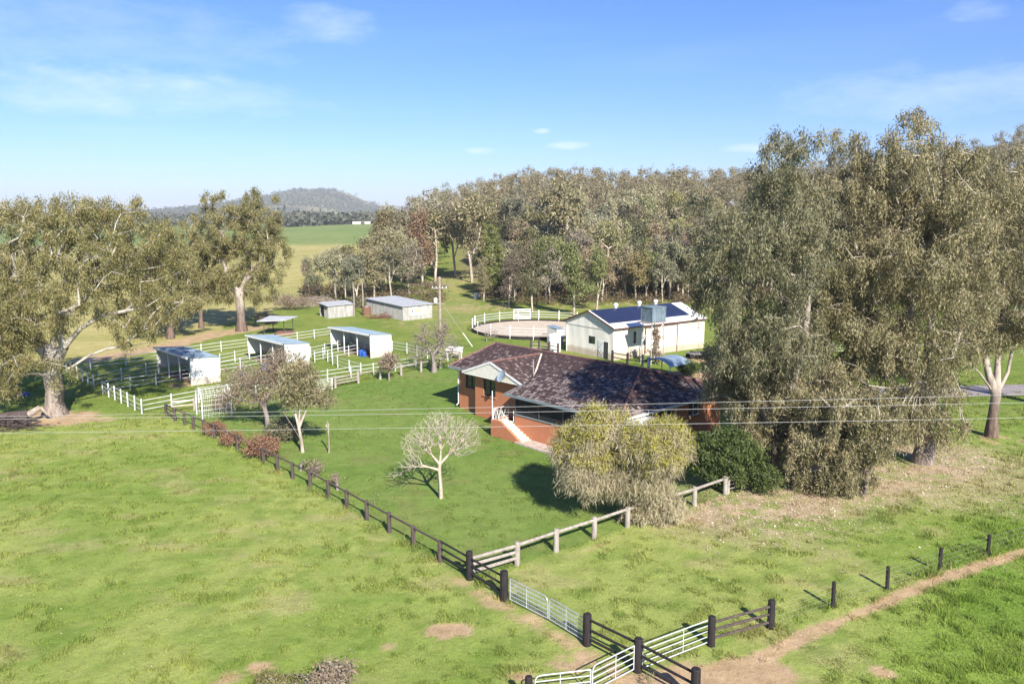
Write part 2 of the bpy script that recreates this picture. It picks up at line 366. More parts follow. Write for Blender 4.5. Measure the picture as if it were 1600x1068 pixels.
def bark(name, pale, dark, brown, brown_top=2.5):
    m = Mt(name, .85, .2); n = m.noise(1.6, 6, .65, sc=(1, 1, .35)); c = m.ramp(n, [(.36, dark), (.56, pale)])
    s = m.n('ShaderNodeSeparateXYZ'); m.l(m.tc.outputs['Object'], s.inputs[0])
    k = m.math('ADD', s.outputs[2], m.math('MULTIPLY', m.noise(1.1, 5, .65, sc=(1, 1, .25)), 4.5))
    mr = m.n('ShaderNodeMapRange'); mr.inputs[1].default_value = brown_top+1.3; mr.inputs[2].default_value = brown_top+4.2; m.l(k, mr.inputs[0])
    m.col(m.mix(mr.outputs[0], m.mix(m.ramp(m.noise(3.5, 6, .75, sc=(1, 1, .22)), [(.36, 0.0), (.62, 1.0)]), tuple(x*.38 for x in brown), tuple(x*1.25 for x in brown)), c)); m.bump(m.noise(9, 5, .7, sc=(1, 1, .2)), .6, .05); return m.m
M['gum_bark'] = bark('pale_gum_bark', (.46, .42, .37), (.17, .15, .13), (.23, .19, .16), 2.2)
M['gum_bark_red'] = bark('rough_red_gum_bark', (.40, .35, .30), (.15, .125, .11), (.15, .105, .085), 2.4)
M['white_bark'] = bark('white_smooth_bark', (.52, .46, .39), (.28, .23, .19), (.28, .21, .16), .2)
M['grey_twig'] = simple('grey_twig_bark', (.27, .235, .215), (.15, .125, .115), 6, .9)
M['cream_twig'] = simple('cream_twig_bark', (.47, .42, .33), (.30, .25, .19), 5, .9)

# ------------------------------------------------------------------ ground sheet
def segd(x, y, pts):
    d = np.full(np.shape(x), 1e9)
    for a, b in zip(pts, pts[1:]):
        ax, ay, bx, by = a[0], a[1], b[0], b[1]; L2 = (bx-ax)**2+(by-ay)**2
        t = np.clip(((x-ax)*(bx-ax)+(y-ay)*(by-ay))/L2, 0, 1)
        d = np.minimum(d, np.hypot(x-ax-t*(bx-ax), y-ay-t*(by-ay)))
    return d
def inpoly(x, y, poly):
    c = np.zeros(np.shape(x), bool); n = len(poly)
    for i in range(n):
        x1, y1 = poly[i][0], poly[i][1]; x2, y2 = poly[(i+1)%n][0], poly[(i+1)%n][1]
        cond = ((y1 > y) != (y2 > y)) & (x < (x2-x1)*(y-y1)/((y2-y1) or 1e-9)+x1); c ^= cond
    return c
def gp(*l): return [G(*p) for p in l]
LAWN = gp((262, 648), (420, 728), (573, 814), (734, 905), (808, 882), (980, 824), (1165, 764), (1230, 700), (1150, 650), (1100, 600), (720, 566), (524, 606), (330, 640))
DRIVE = gp((1380, 612), (1700, 600))
def masks(x, y):
    n = fbm(x/1.7, y/1.7, 21); nb = fbm(x/7, y/7, 31); nf = fbm(x/.55, y/.55, 41, 3)
    wob = (n-.5)*2.2
    dirt = np.zeros_like(x)
    def line(pts, wd, amt, soft=.8):
        nonlocal dirt
        d = segd(x, y, pts)+wob*min(.9, wd*1.2); dirt = np.maximum(dirt, amt*smooth(wd+soft, wd-soft*.3, d))
    def spot(px, py, r, amt, el=1.0):
        nonlocal dirt
        p = G(px, py); d = np.hypot(x-p.x, (y-p.y)*el)+wob*r*.55; dirt = np.maximum(dirt, amt*smooth(r*1.15, r*.6, d))
    line(gp((1060, 1060), (1180, 1030), (1300, 975), (1450, 912), (1600, 862), (1750, 820)), .28, .85, .4)
    line(gp((960, 1100), (1080, 1064), (1180, 1050)), 1.0, 1, .8)
    line(gp((1010, 1090), (930, 1030), (870, 990), (780, 945), (700, 900)), .28, .62, .7)
    line(gp((1200, 1010), (1400, 960), (1600, 890)), .1, .35, .9)
    spot(700, 984, 1.15, 1, 1.6); spot(405, 1042, .6, .9, 1.5); spot(810, 1056, .7, .8, 1.5); spot(350, 1062, .8, .6); spot(1380, 1052, .5, .8); spot(610, 1010, .35, .6); spot(900, 1035, .9, .75, 1.3)
    spot(85, 652, 4.2, .95, 1.5); spot(150, 655, 2.5, .6, 2); spot(1560, 690, 2.5, .5); spot(560, 930, .3, .5)
    spot(1145, 795, 1.3, .7, 1.3)
    line(gp((500, 748), (430, 735), (555, 805)), .25, .35, .5); line([G(573,818), G(734,912)], .1, .25, .5); line(gp((770, 905), (870, 870), (1060, 815)), .12, .4, .6)
    line(gp((1090, 585), (1180, 600), (1160, 570), (1110, 560)), 2.2, .85, 2)
    line(gp((150, 560), (260, 541), (330, 523), (400, 512)), 1.7, .8, 2.5); spot(640, 505, 7, .35, .8); spot(760, 480, 8, .5); spot(720, 430, 9, .45); spot(1000, 470, 30, .4); spot(430, 520, 4, .4)
    spot(288, 600, 2.0, .6); spot(545, 553, 2, .5)
    lit = .95*smooth(8, 2.5, segd(x, y, gp((1150, 790), (1300, 745), (1440, 715)))+wob*1.5)
    lit = np.maximum(lit, .55*smooth(8, 2.5, segd(x, y, gp((1440, 750), (1640, 745)))+wob*1.8))
    lawn = inpoly(x, y, LAWN)
    lit = lit*np.where(lawn, .25, 1)
    lush = smooth(.2, .9, ((x-8)*.78-(y-27)*.62)/6)      # the far right corner, across the track
    return n, nb, nf, dirt, lit, lawn, lush
def ground_col(x, y):
    n, nb, nf, dirt, lit, lawn, lush = masks(x, y)
    def C(c): return np.array(c)[None, :]
    k = (smooth(.35, .65, nb)*.6+smooth(.3, .7, n)*.4)[:, None]
    pad = C((.165, .22, .048))*(1-k)+C((.245, .275, .082))*k
    dry = smooth(.56, .72, fbm(x/3.3+9, y/2.1, 55))[:, None]; pad = pad*(1-dry*.5)+C((.30, .265, .13))*dry*.5
    dk = smooth(.55, .68, fbm(x/1.1, y/.9, 61))[:, None]; pad = pad*(1-dk*.42)+C((.085, .155, .022))*dk*.42
    lw = C((.105, .17, .034))*(1-k)+C((.145, .20, .05))*k
    lw = lw*(1-.45*dry)+C((.17, .17, .065))*.45*dry
    c = np.where(lawn[:, None], lw, pad)
    lu = (lush*(~lawn))[:, None]; c = c*(1-lu*.8)+(C((.115, .20, .028))*(1-k)+C((.19, .27, .05))*k)*lu*.8
    # stable yards and the paddock behind are fresher, the far field yellow
    mid = smooth(62, 75, y)[:, None]*(~lawn)[:, None]; c = c*(1-mid)+(C((.115, .165, .030))*(1-k)+C((.18, .205, .048))*k)*mid
    a = x/np.maximum(y, 1)
    wx, wy = (nb-.5)*9, (n-.5)*9
    far = (.92*inpoly(x+wx, y+wy, gp((-400, 600), (60, 572), (250, 540), (400, 497), (470, 470), (590, 440), (622, 398))+[Vector((-60, 420, 0)), Vector((-420, 420, 0)), Vector((-420, 60, 0))]))[:, None]
    c = c*(1-far)+(C((.26, .24, .085))*(1-k)+C((.38, .32, .14))*k)*far
    gh = (smooth(400, 412, y)*smooth(1150, 1000, y))[:, None]; c = c*(1-gh)+(C((.12, .175, .05))*(1-k)+C((.18, .21, .08))*k)*gh
    vf = smooth(1000, 1300, y)[:, None]; c = c*(1-vf)+(C((.13, .155, .06))*(1-k)+C((.24, .23, .13))*k)*vf
    wd = (smooth(150, 172, y)*smooth(-.09, -.04, a)*smooth(1200, 800, y))[:, None]; c = c*(1-wd*.75)+C((.20, .14, .095))*wd*.75
    lane = (smooth(6.5, 3, segd(x, y, gp((700, 500), (712, 440), (708, 418))))*(y > 110))[:, None]; c = c*(1-lane)+(C((.14, .19, .045))*(1-k)+C((.25, .23, .09))*k)*lane
    dd = smooth(.34, .68, dirt+(nf-.5)*.95+(n-.5)*.5)[:, None]*np.minimum(1, dirt*1.4)[:, None]*.9; dc = C((.33, .205, .13))*(1-nf[:, None])+C((.44, .31, .21))*nf[:, None]
    c = c*(1-dd)+dc*dd
    ll = np.clip(lit*smooth(.32, .54, nf*.35+n*.3+nb*.35)*.95, 0, 1)[:, None]; c = c*(1-ll)+(C((.29, .195, .14))*(1-nf[:, None])+C((.44, .335, .245))*nf[:, None])*ll
    return c
def axis(lo, hi, step, far_lo, far_hi, g=1.09):
    a = list(np.arange(lo, hi, step)); s = step; x = a[-1]
    while x < far_hi: s *= g; x += s; a.append(x)
    s = step; x = lo; b = []
    while x > far_lo: s *= g; x -= s; b.append(x)
    return np.array(b[::-1]+a)
gx = axis(-42, 42, .27, -14000, 14000, 1.075); gy = axis(20, 98, .27, -60, 15000, 1.045)
X, Y = np.meshgrid(gx, gy); xf, yf = X.ravel(), Y.ravel()
nx, ny = len(gx), len(gy)
idx = np.arange(nx*ny).reshape(ny, nx)
Fq = np.stack([idx[:-1, :-1], idx[:-1, 1:], idx[1:, 1:], idx[1:, :-1]], -1).reshape(-1, 4)
m = Mt('ground_cover', .95, .1)
ca = m.n('ShaderNodeVertexColor'); ca.layer_name = 'tint'
n = m.noise(3.5, 8, .7); n2 = m.noise(22, 5, .75); n3_ = m.noise(.9, 4, .6)
c = m.mix(m.ramp(n, [(.3, 0.0), (.7, .4)]), ca.outputs[0], (.9, .95, .7), 'SOFT_LIGHT')
hs = m.n('ShaderNodeHueSaturation'); m.l(c, hs.inputs['Color']); m.l(m.ramp(n2, [(.32, .62), (.68, 1.4)]), hs.inputs['Value'])
hs2 = m.n('ShaderNodeHueSaturation'); m.l(hs.outputs[0], hs2.inputs['Color']); m.l(m.ramp(n3_, [(.3, .84), (.7, 1.14)]), hs2.inputs['Value'])
m.col(hs2.outputs[0]); m.bump(m.math('ADD', m.math('MULTIPLY', n2, .4), n), .7, .10); M['ground'] = m.m
g = np_mesh('ground', np.stack([xf, yf, H(xf, yf)], -1), Fq, M['ground']); tag(g, kind='structure')
at_ = g.data.color_attributes.new('tint', 'FLOAT_COLOR', 'POINT'); cc = np.ones((len(xf), 4), np.float32); cc[:, :3] = ground_col(xf, yf); at_.data.foreach_set('color', cc.ravel())
g.data.shade_smooth()
# gravel road at the right
def strip(name, pts, wd, z, mat):
    b = MB(); L = []
    for i, p in enumerate(pts):
        d = (Vector(pts[min(i+1, len(pts)-1)])-Vector(pts[max(i-1, 0)])); d.z = 0; d.normalize(); nrm = Vector((-d.y, d.x, 0))*wd/2
        L.append((p+nrm, p-nrm))
    for (a, b_), (c_, d_) in zip(L, L[1:]): b.quad((b_.x, b_.y, b_.z+z), (d_.x, d_.y, d_.z+z), (c_.x, c_.y, c_.z+z), (a.x, a.y, a.z+z))
    return b.build(name, mat)
M['gravel'] = simple('grey_gravel', (.30, .27, .27), (.22, .195, .19), 1.2, .95, .1)
rp = [G(1330, 640)]+[G(x, 612+(x-1480)*-.02) for x in range(1400, 2100, 25)]
tag(strip('gravel_road', rp, 4.6, .09, M['gravel']), kind='structure')

# ------------------------------------------------------------------ grass blades and litter
def blades(name, n, ylo, yhi, kind, mat, hs, wd):
    y = ylo*(yhi/ylo)**rng.random(int(n*1.0)); x = (rng.random(len(y))*2-1)*.70*y
    # tufts: shift samples towards cluster centres
    q = vnoise(x/.5, y/.5, 71); nn, nb, nf, dirt, lit, lawn, lush = masks(x, y)
    dens = .35+.9*smooth(.4, .75, q)*smooth(.3, .7, nn+.1)+.6*lush*(~lawn)
    dens = dens*(1-np.clip(dirt*1.05, 0, 1))*(1-.75*lit)
    keep = rng.random(len(y)) < dens; x, y, q, nn, lawn, lush = x[keep], y[keep], q[keep], nn[keep], lawn[keep], lush[keep]
    h = hs*(.45+rng.random(len(x)))*(.5+1.1*smooth(.45, .8, q))*(.6+.8*smooth(.35, .7, nn))*np.where(lawn, .55, 1)*(1+.9*lush*(~lawn))*(y/35)**.35
    fd = np.minimum(segd(x, y, gp((262, 650), (420, 728), (573, 814), (734, 905), (788, 937))), segd(x, y, gp((1111, 1008), (1301, 948), (1467, 892), (1617, 846)))); fd = np.minimum(fd, segd(x, y, gp((738, 903), (980, 823), (1133, 772))))
    h = h*(1+1.1*smooth(.55, .15, fd))
    wv = wd*(.6+.8*rng.random(len(x)))*(y/32)**.9
    a = rng.random(len(x))*2*np.pi; z = H(x, y)-.01; lx, ly = rng.normal(0, .45, (2, len(x)))
    V = np.empty((len(x), 3, 3)); dx, dy = np.cos(a)*wv, np.sin(a)*wv
    V[:, 0] = np.stack([x-dx, y-dy, z], -1); V[:, 1] = np.stack([x+dx, y+dy, z], -1); V[:, 2] = np.stack([x+lx*h, y+ly*h, z+h], -1)
    o = np_mesh(name, V.reshape(-1, 3), np.arange(len(x)*3).reshape(-1, 3), mat, nv=3)
    c = ground_col(x, y)*np.array([1.06, 1.08, .9])*(.75+1.0*rng.random((len(x), 1)))
    yl = (rng.random(len(x)) < .12)[:, None]; c = np.where(yl, c*.4+np.array([.27, .25, .11])*.6, c)
    cc = np.ones((len(x), 3, 4), np.float32); cc[:, :, :3] = c[:, None, :]
    at_ = o.data.color_attributes.new('tint', 'FLOAT_COLOR', 'POINT'); at_.data.foreach_set('color', cc.ravel())
    return o
m = Mt('grass_blades', .7, .2); ca = m.n('ShaderNodeVertexColor'); ca.layer_name = 'tint'; m.col(ca.outputs[0])
tr = m.n('ShaderNodeBsdfTranslucent'); m.l(ca.outputs[0], tr.inputs[0]); ms = m.n('ShaderNodeMixShader'); ms.inputs[0].default_value = .5; m.l(m.b.outputs[0], ms.inputs[1]); m.l(tr.outputs[0], ms.inputs[2]); m.l(ms.outputs[0], m.out.inputs[0])
M['blade'] = m.m
tag(blades('grass', 620000, 22, 85, 0, M['blade'], .092, .017), 'short winter grass with greener tufts over the paddocks and lawn', 'grass', kind='stuff')
def litter(n, pad=False):
    x = rng.uniform(8, 48, n); y = rng.uniform(36, 66, n)
    if pad: y = 22*(3.2)**rng.random(n); x = rng.uniform(-.68, .68, n)*y
    _, _, _, _, lit, lawn, _ = masks(x, y)
    k = rng.random(n) < ((lit*.9+.03) if not pad else (fbm(x/4, y/4, 93) > .5)*.8+.1); x, y = x[k], y[k]; s = (.03+.05*rng.random(len(x)))*(.45 if pad else 1); a = rng.random(len(x))*6.28; z = H(x, y)+.02
    dx, dy = np.cos(a)*s, np.sin(a)*s; t = rng.normal(0, .5, len(x))*s
    V = np.stack([np.stack([x-dx, y-dy, z], -1), np.stack([x+dy*.4, y-dx*.4, z+abs(t)], -1), np.stack([x+dx, y+dy, z+.02], -1), np.stack([x-dy*.4, y+dx*.4, z], -1)], 1)
    return np_mesh('leaf_litter', V.reshape(-1, 3), np.arange(len(x)*4).reshape(-1, 4), M['litter'])
M['litter'] = M['fleck'] = leaf('fallen_leaves', [(.16, .09, .06), (.36, .26, .18), (.44, .36, .27), (.52, .46, .37)], .1)
tag(litter(60000), 'dry fallen bark and leaves under the big gum trees', 'leaf litter', kind='stuff')

o = litter(5200, True); o.name = 'pasture_flecks'; tag(o, 'pale flowers, dry stalks and droppings flecked over the pasture', 'flecks', kind='stuff')

# ------------------------------------------------------------------ trees
def skeleton(trunk, att, kpath=.25, bow=.12, jit=.06, step=1.2):
    """trunk: list of polylines (first starts at the base). att: tips. returns nodes, parents, tip node ids"""
    P, par, pl = [], [], []
    for pts in trunk:
        pr = -1
        if P:
            d = np.linalg.norm(np.array(P)-np.array(pts[0]), axis=1); pr = int(d.argmin())
            if d[pr] > .4: pr = -1
        for i, p in enumerate(pts):
            if pr >= 0 and i == 0: continue
            P.append(np.array(p, float)); par.append(pr); pl.append((pl[pr]+np.linalg.norm(P[-1]-P[pr])) if pr >= 0 else 0); pr = len(P)-1
    low = len(P)
    base_ok = min(p[2] for p in P)+.35*(max(p[2] for p in P)-min(p[2] for p in P))
    att = att[np.argsort(np.linalg.norm(att-P[low-1], axis=1))]
    tips = []
    for a in att:
        A = np.array(P); d = np.linalg.norm(A-a, axis=1)
        c = d+kpath*np.array(pl)+np.where(A[:, 2] < base_ok, 6, 0)+np.maximum(A[:, 2]-a[2], 0)*.8
        pr = int(c.argmin()); L = d[pr]; ns = max(1, int(round(L/step))); p0 = P[pr]
        for j in range(1, ns+1):
            t = j/ns; q = p0*(1-t)+a*t; q = q+np.array([0, 0, 1])*bow*L*math.sin(math.pi*t)
            if j < ns: q = q+rng.normal(0, jit*min(L, 1.6), 3)
            P.append(q); par.append(pr); pl.append(pl[pr]+L/ns); pr = len(P)-1
        tips.append(pr)
    return np.array(P), np.array(par), tips
def radii(P, par, tips, rt, rb, ex=.5):
    cnt = np.zeros(len(P))
    for t in tips:
        i = t
        while i >= 0: cnt[i] += 1; i = par[i]
    cnt = np.maximum(cnt, 1); return rt*cnt**(math.log(rb/rt)/math.log(max(cnt.max(), 3)))
def wood_mesh(name, P, par, r, mat, parent, flare=1.5, sides=6, fh=1.2):
    V, Fc = [], []; m = MB()
    A = par >= 0; I = np.nonzero(A)[0]; p = P[par[I]]; q = P[I]; r0 = r[par[I]].copy(); r1 = r[I]
    r0 = np.minimum(r0, r1*1.35)
    big = P[par[I]][:, 2] < fh; 
    hb = P[:, 2].min()
    fl = lambda z: 1+(flare-1)*np.clip(1-(z-hb)/fh, 0, 1)**2
    r0 = np.where(r1 > r.max()*.45, r[par[I]], r0)*fl(p[:, 2]); r1 = r1*fl(q[:, 2])
    d = q-p; L = np.linalg.norm(d, axis=1, keepdims=True)+1e-9; d = d/L; q = q+d*r1[:, None]*.25
    up = np.where(np.abs(d[:, 2:3]) < .95, np.array([[0, 0, 1.]]), np.array([[0, 1., 0]])); a = np.cross(d, up); a /= np.linalg.norm(a, axis=1, keepdims=True); b = np.cross(a, d)
    th = np.arange(sides)*2*np.pi/sides; cs, sn = np.cos(th), np.sin(th)
    ring = lambda c, rr: c[:, None, :]+(a[:, None, :]*cs[None, :, None]+b[:, None, :]*sn[None, :, None])*rr[:, None, None]
    V = np.concatenate([ring(p, r0), ring(q, r1)], 1).reshape(-1, 3); n = len(I); k = np.arange(n)[:, None]*2*sides; i = np.arange(sides)[None, :]; j = (i+1) % sides
    Fq = np.stack([k+i, k+j, k+sides+j, k+sides+i], -1).reshape(-1, 4)
    o = np_mesh(name, V, Fq, mat, parent); o.data.shade_smooth(); return o
def leaf_mesh(name, C, mat, parent, per, rc, ln, wd, droop=.8, sub=5, flat=.7, hang=0.0, up=0.0):
    """C: clump centres. per leaves each, grouped into sub-clumps"""
    if len(C) == 0: C = np.array([[0, 0, .5]])
    n = len(C); sc = C[:, None, :]+rng.normal(0, 1, (n, sub, 3))*rc*np.array([1, 1, flat])*.62; sc = sc.reshape(-1, 3); k = max(1, per//sub)
    p = sc[:, None, :]+rng.normal(0, 1, (len(sc), k, 3))*rc*.36*np.array([1, 1, 1.0])
    if hang: p[..., 2] -= np.abs(rng.normal(0, 1, p.shape[:2]))*hang
    p = p.reshape(-1, 3); d = rng.normal(0, .55, p.shape); d[:, 2] -= droop; d[:, 2] += up; d /= np.linalg.norm(d, axis=1, keepdims=True)
    o = p-np.repeat(C, len(p)//n, axis=0); o /= np.linalg.norm(o, axis=1, keepdims=True)+1e-9; o = o*.8+np.array([0, 0, .45])+rng.normal(0, .42, p.shape)
    s = np.cross(d, o); s /= np.linalg.norm(s, axis=1, keepdims=True)+1e-9
    l = (ln*(.6+.8*rng.random(len(p))))[:, None]; w_ = (wd*(.6+.8*rng.random(len(p))))[:, None]
    V = np.stack([p, p+d*l*.45+s*w_, p+d*l, p+d*l*.45-s*w_], 1).reshape(-1, 3)
    return np_mesh(name, V, np.arange(len(V)).reshape(-1, 4), mat, parent)
def ell(blobs, n, shell=.4):
    """n points spread through a union of ellipsoids (cx,cy,cz,rx,ry,rz)"""
    vol = np.array([b[3]*b[4]*b[5] for b in blobs])**.75; pk = rng.choice(len(blobs), n, p=vol/vol.sum()); o = []
    u = rng.normal(0, 1, (n, 3)); u /= np.linalg.norm(u, axis=1, keepdims=True); rr = rng.random(n)**shell
    B = np.array(blobs)[pk]; return B[:, :3]+u*rr[:, None]*B[:, 3:6]
def holes(A, size=1.6, cut=.35):
    """drop the points that fall in pockets of a 3-d noise, so sky shows between the branches"""
    x, y, z = A.T/size; v = vnoise(x+z*.6, y+z*.35, 5)+vnoise(z*1.1+y*.5, x-y*.4, 6)+vnoise(y-x*.5, z*1.2, 7)
    return A[v > np.quantile(v, cut)]
def thin_out(A, dmin):
    keep = []
    for p in A:
        if all(np.linalg.norm(p-q) > dmin for q in keep): keep.append(p)
    return np.array(keep)
def tree(name, loc, label, cat, blobs, trunk, n=120, gap=0, gsz=1.6, per=300, rc=.9, ln=.3, wd=.035, rb=.5, rt=.02, bark='gum_bark', lf='gum_grey', droop=.8, group=None, dmin=.0, kpath=.25, bow=.1, jit=.06, shell=.4, flare=1.6, hang=0, step=1.2, sides=7, mixed=None, inner=.15, ex=.5):
    t = thing(name, loc, 0, label, cat, group)
    A = ell(blobs, n if not gap else int(n/(1-gap)), shell); A = A[A[:, 2] > .5]
    if gap: A = holes(A, gsz, gap)
    if dmin: A = thin_out(A, dmin)
    P, par, tips = skeleton(trunk, A, kpath, bow, jit, step); r = radii(P, par, tips, rt, rb, ex)
    wood_mesh('trunk', P, par, r, M[bark], t, flare, sides)
    if per:
        T = P[tips]
        if inner: 
            pi = par[tips]; T = np.concatenate([T, (P[pi]+T)[: int(len(T)*inner)]/2])
        leaf_mesh('crown', T, M[lf], t, per, rc, ln, wd, droop, hang=hang)
    return t
def relb(base, depth, lst):
    """crown lobes given as seen (px, py, half-widths in px, depth offset, depth radius) -> local ellipsoids"""
    o = []
    for (px, py, rx, rz, dy, ry) in lst:
        y = depth+dy; c = at(px, py, y); k = y/F*1.01
        o.append((c.x-base.x, c.y-base.y, c.z-base.z, rx*k, ry, rz*k))
    return o

# the huge spreading gum at the left
b0 = G(85, 648)
tr0 = [[(0,0,-.3), (.05,0,1), (.15,.1,2.2), (.1,0,3.4), (.2,.2,4.6)],
       [(.1,0,3.4), (-1.2,-.6,3.7), (-2.6,-1,3.6), (-4.2,-1.2,3.9), (-5.5,-1,5)],
       [(.2,.2,4.6), (1.6,-.5,5.9), (3.4,-1,7.6), (5.4,-1.2,8.7), (7.2,-1,9.0), (9,-1,9.4)],
       [(.1,0,3.4), (1.5,.4,4.0), (3,.6,5.0), (4.6,.6,5.6), (6.8,.4,5.9), (8.5,.5,6.2)],
       [(.2,.2,4.6), (0,.8,6.4), (.3,1.2,8.4), (1.2,1.2,10.8), (3,1,12.8), (4.3,.8,14.6)],
       [(.2,.2,4.6), (-1,.3,6.2), (-1.9,.8,8.6), (-2.4,.8,11.2), (-3,1,13.6)],
       [(-1,.3,6.2), (-2.8,-.6,7.8), (-5,-1,9.2)]]
bl0 = relb(b0, b0.y, [(20, 380, 75, 60, 1, 5), (110, 370, 75, 55, 1, 5), (195, 380, 70, 55, 0, 4.5), (150, 440, 95, 50, -1, 5), (-40, 470, 70, 95, -1, 4.5), (40, 500, 60, 70, -2, 3.5), (35, 335, 45, 25, 2, 3), (160, 345, 60, 30, 1, 3.5), (225, 445, 45, 40, -.5, 3), (0, 560, 45, 60, -1.5, 2.5), (200, 510, 45, 30, -1, 2), (95, 560, 35, 40, -2, 1.5), (-80, 380, 70, 80, 1, 4), (262, 415, 40, 40, 0, 3.2), (275, 465, 36, 26, -.5, 2.5), (245, 375, 34, 34, .5, 3), (110, 325, 60, 22, 1, 3.5), (190, 328, 40, 20, 0, 3), (10, 318, 50, 20, 1, 3), (60, 440, 80, 40, -3, 3), (90, 500, 45, 30, -3, 2)])
tree('gum_tree', b0, 'huge spreading gum with thick pale trunk at the far left of the yards', 'tree', bl0, tr0, n=1100, dmin=.95, per=300, gap=.22, gsz=1.3, rc=.52, ln=.25, wd=.03, rb=.74, rt=.024, bark='gum_bark', lf='gum_brown', flare=1.7, kpath=.2, bow=.08, hang=.35, jit=.07)
# three gums behind the yards
def midgum(px, py, label, blobs, n, per, bark_, lf, lean=0, rb=.45, trunk=None, rc=.95, **k):
    b = G(px, py); top = max(q[1] for q in [(0, 0)]); hh = k.pop('fork', 5)
    tr = trunk or [[(0,0,-.3), (.1+lean*.2,0,1.5), (lean*.5,.1,3.2), (lean, 0, hh)], [(lean,0,hh), (lean+1.2,.5,hh+3), (lean+1.6,.6,hh+7)], [(lean,0,hh), (lean-1.4,-.3,hh+2.8), (lean-2.2,-.3,hh+6)]]
    return tree('gum_tree', b, label, 'tree', relb(b, b.y, blobs), tr, n=int(n*2.8), dmin=1.1, per=int(per*1.35), gap=.25, gsz=1.8, rc=.62, ln=.33, wd=.046, rb=rb, rt=.03, bark=bark_, lf=lf, hang=.3, **k)
midgum(377, 517, 'tall gum with open rounded crown and forked pale limbs behind the yards', [(350, 322, 26, 24, 0, 2.5), (395, 318, 34, 24, 0, 3), (325, 318, 14, 14, 0, 1.5), (425, 345, 22, 22, 0, 2.5), (385, 365, 48, 26, 0, 4), (345, 385, 34, 24, 0, 3), (410, 405, 30, 26, 0, 3), (375, 430, 42, 26, 0, 3.5), (430, 430, 18, 14, 0, 1.5), (415, 375, 36, 26, 0, 3), (360, 345, 40, 24, 0, 3), (340, 430, 26, 20, 0, 2), (345, 460, 26, 14, 0, 2), (405, 455, 30, 16, 0, 2), (430, 400, 24, 24, 0, 2)], 150, 210, 'gum_bark_red', 'gum_brown', rb=.62)
midgum(314, 512, 'slender pale stemmed gum between two larger gums behind the yards', [(305, 400, 38, 34, 0, 3), (290, 440, 34, 24, 0, 3), (330, 445, 26, 22, 0, 2.5), (300, 360, 26, 22, 0, 2), (280, 410, 34, 30, 0, 3), (320, 380, 30, 24, 0, 2.5)], 100, 210, 'gum_bark_red', 'gum_brown', rb=.32)
midgum(266, 529, 'short red trunked gum just right of the huge spreading gum', [(255, 425, 42, 34, 0, 3.5), (230, 465, 36, 20, 0, 3), (285, 465, 32, 24, 0, 3), (262, 385, 26, 20, 0, 2.5), (215, 500, 24, 12, 0, 2), (270, 400, 34, 26, 0, 3), (240, 490, 40, 16, 0, 2.5)], 110, 200, 'gum_bark_red', 'gum_brown', rb=.42)
# the great clump at the right
def big(px, py, label, lobes, trunk, n, per=240, lf='gum_grey', rb=.5, bark_='gum_bark', rc=.9, **k):
    b = G(px, py); return tree('gum_tree', b, label, 'tree', relb(b, b.y, lobes), trunk, n=int(n*2.8), dmin=.95 if rc > .8 else .6, per=int(per*1.35), gap=.2, gsz=1.35, rc=rc*.56, ln=.25, wd=.028, rb=rb, rt=.022, bark=bark_, lf=lf, hang=.45, droop=.9, jit=.08, **k)
fork = [[(0,0,-.3), (.1,0,1.5), (0,.1,3)], [(0,.1,3), (-.9,.3,6), (-1.4,.4,10), (-1.8,.3,14)], [(0,.1,3), (.8,-.3,5.5), (1.6,-.3,9), (1.8,-.2,13)], [(0,.1,3), (.1,.8,7), (.5,1,12), (.6,1,17)]]
big(1203, 748, 'tall dark crowned gum nearest the house, left of the great clump', [(1235, 225, 45, 24, -3, 3), (1225, 290, 60, 40, -4, 4), (1150, 360, 50, 45, -5, 3.5), (1215, 400, 75, 50, -3, 4), (1115, 440, 34, 42, -4, 2.8), (1180, 480, 60, 40, -2, 3), (1170, 330, 34, 34, -7, 2.5), (1120, 400, 26, 30, -6, 2.5), (1160, 540, 50, 40, -2, 3), (1230, 520, 55, 50, -1, 3), (1260, 350, 50, 60, -1, 3)], fork, 330, 240, 'gum_dark', .38, 'gum_bark_red')
big(1300, 706, 'many stemmed gum in the middle of the great clump', [(1320, 225, 26, 30, 0, 2.5), (1330, 300, 70, 50, 0, 4.5), (1300, 400, 80, 60, -1, 4.5), (1320, 480, 75, 50, -2, 4), (1260, 560, 60, 45, -2.5, 3), (1340, 590, 70, 45, -3, 3), (1300, 660, 60, 30, -4, 2), (1380, 520, 45, 60, -2, 3), (1370, 300, 45, 60, -1, 3), (1290, 300, 50, 50, -1, 3), (1395, 640, 40, 50, -3, 2), (1260, 460, 50, 50, -2, 3)], [[(0,0,-.3), (0,0,1.2)], [(0,0,1.2), (-1,.2,4), (-1.6,.3,8), (-1.4,.2,12)], [(0,0,1.2), (.5,-.3,4), (1.1,-.2,8), (1.4,0,13), (1,0,17)], [(0,0,1.2), (1.6,.2,3.6), (3,.3,7), (3.6,.3,11)], [(0,0,1.2), (-.2,.8,5), (-.3,1,10)]], 330, 250, 'gum_grey', .5, 'gum_bark_red')
big(1441, 722, 'tallest grey green gum of the great clump, short pale trunk showing under drooping leaves', [(1425, 200, 36, 24, 0, 2.5), (1400, 260, 55, 45, 0, 4), (1480, 245, 40, 28, 0, 3), (1470, 330, 70, 55, 0, 4.5), (1410, 400, 65, 55, -1, 4), (1470, 460, 60, 50, -1, 4), (1430, 540, 65, 45, -1.5, 3.5), (1440, 620, 55, 38, -1.5, 2.5), (1400, 660, 40, 28, -2, 2), (1480, 560, 40, 60, -2, 2.5), (1495, 400, 40, 60, 0, 3), (1480, 660, 24, 24, -2, 1.5)], fork, 330, 250, 'gum_grey', .55)
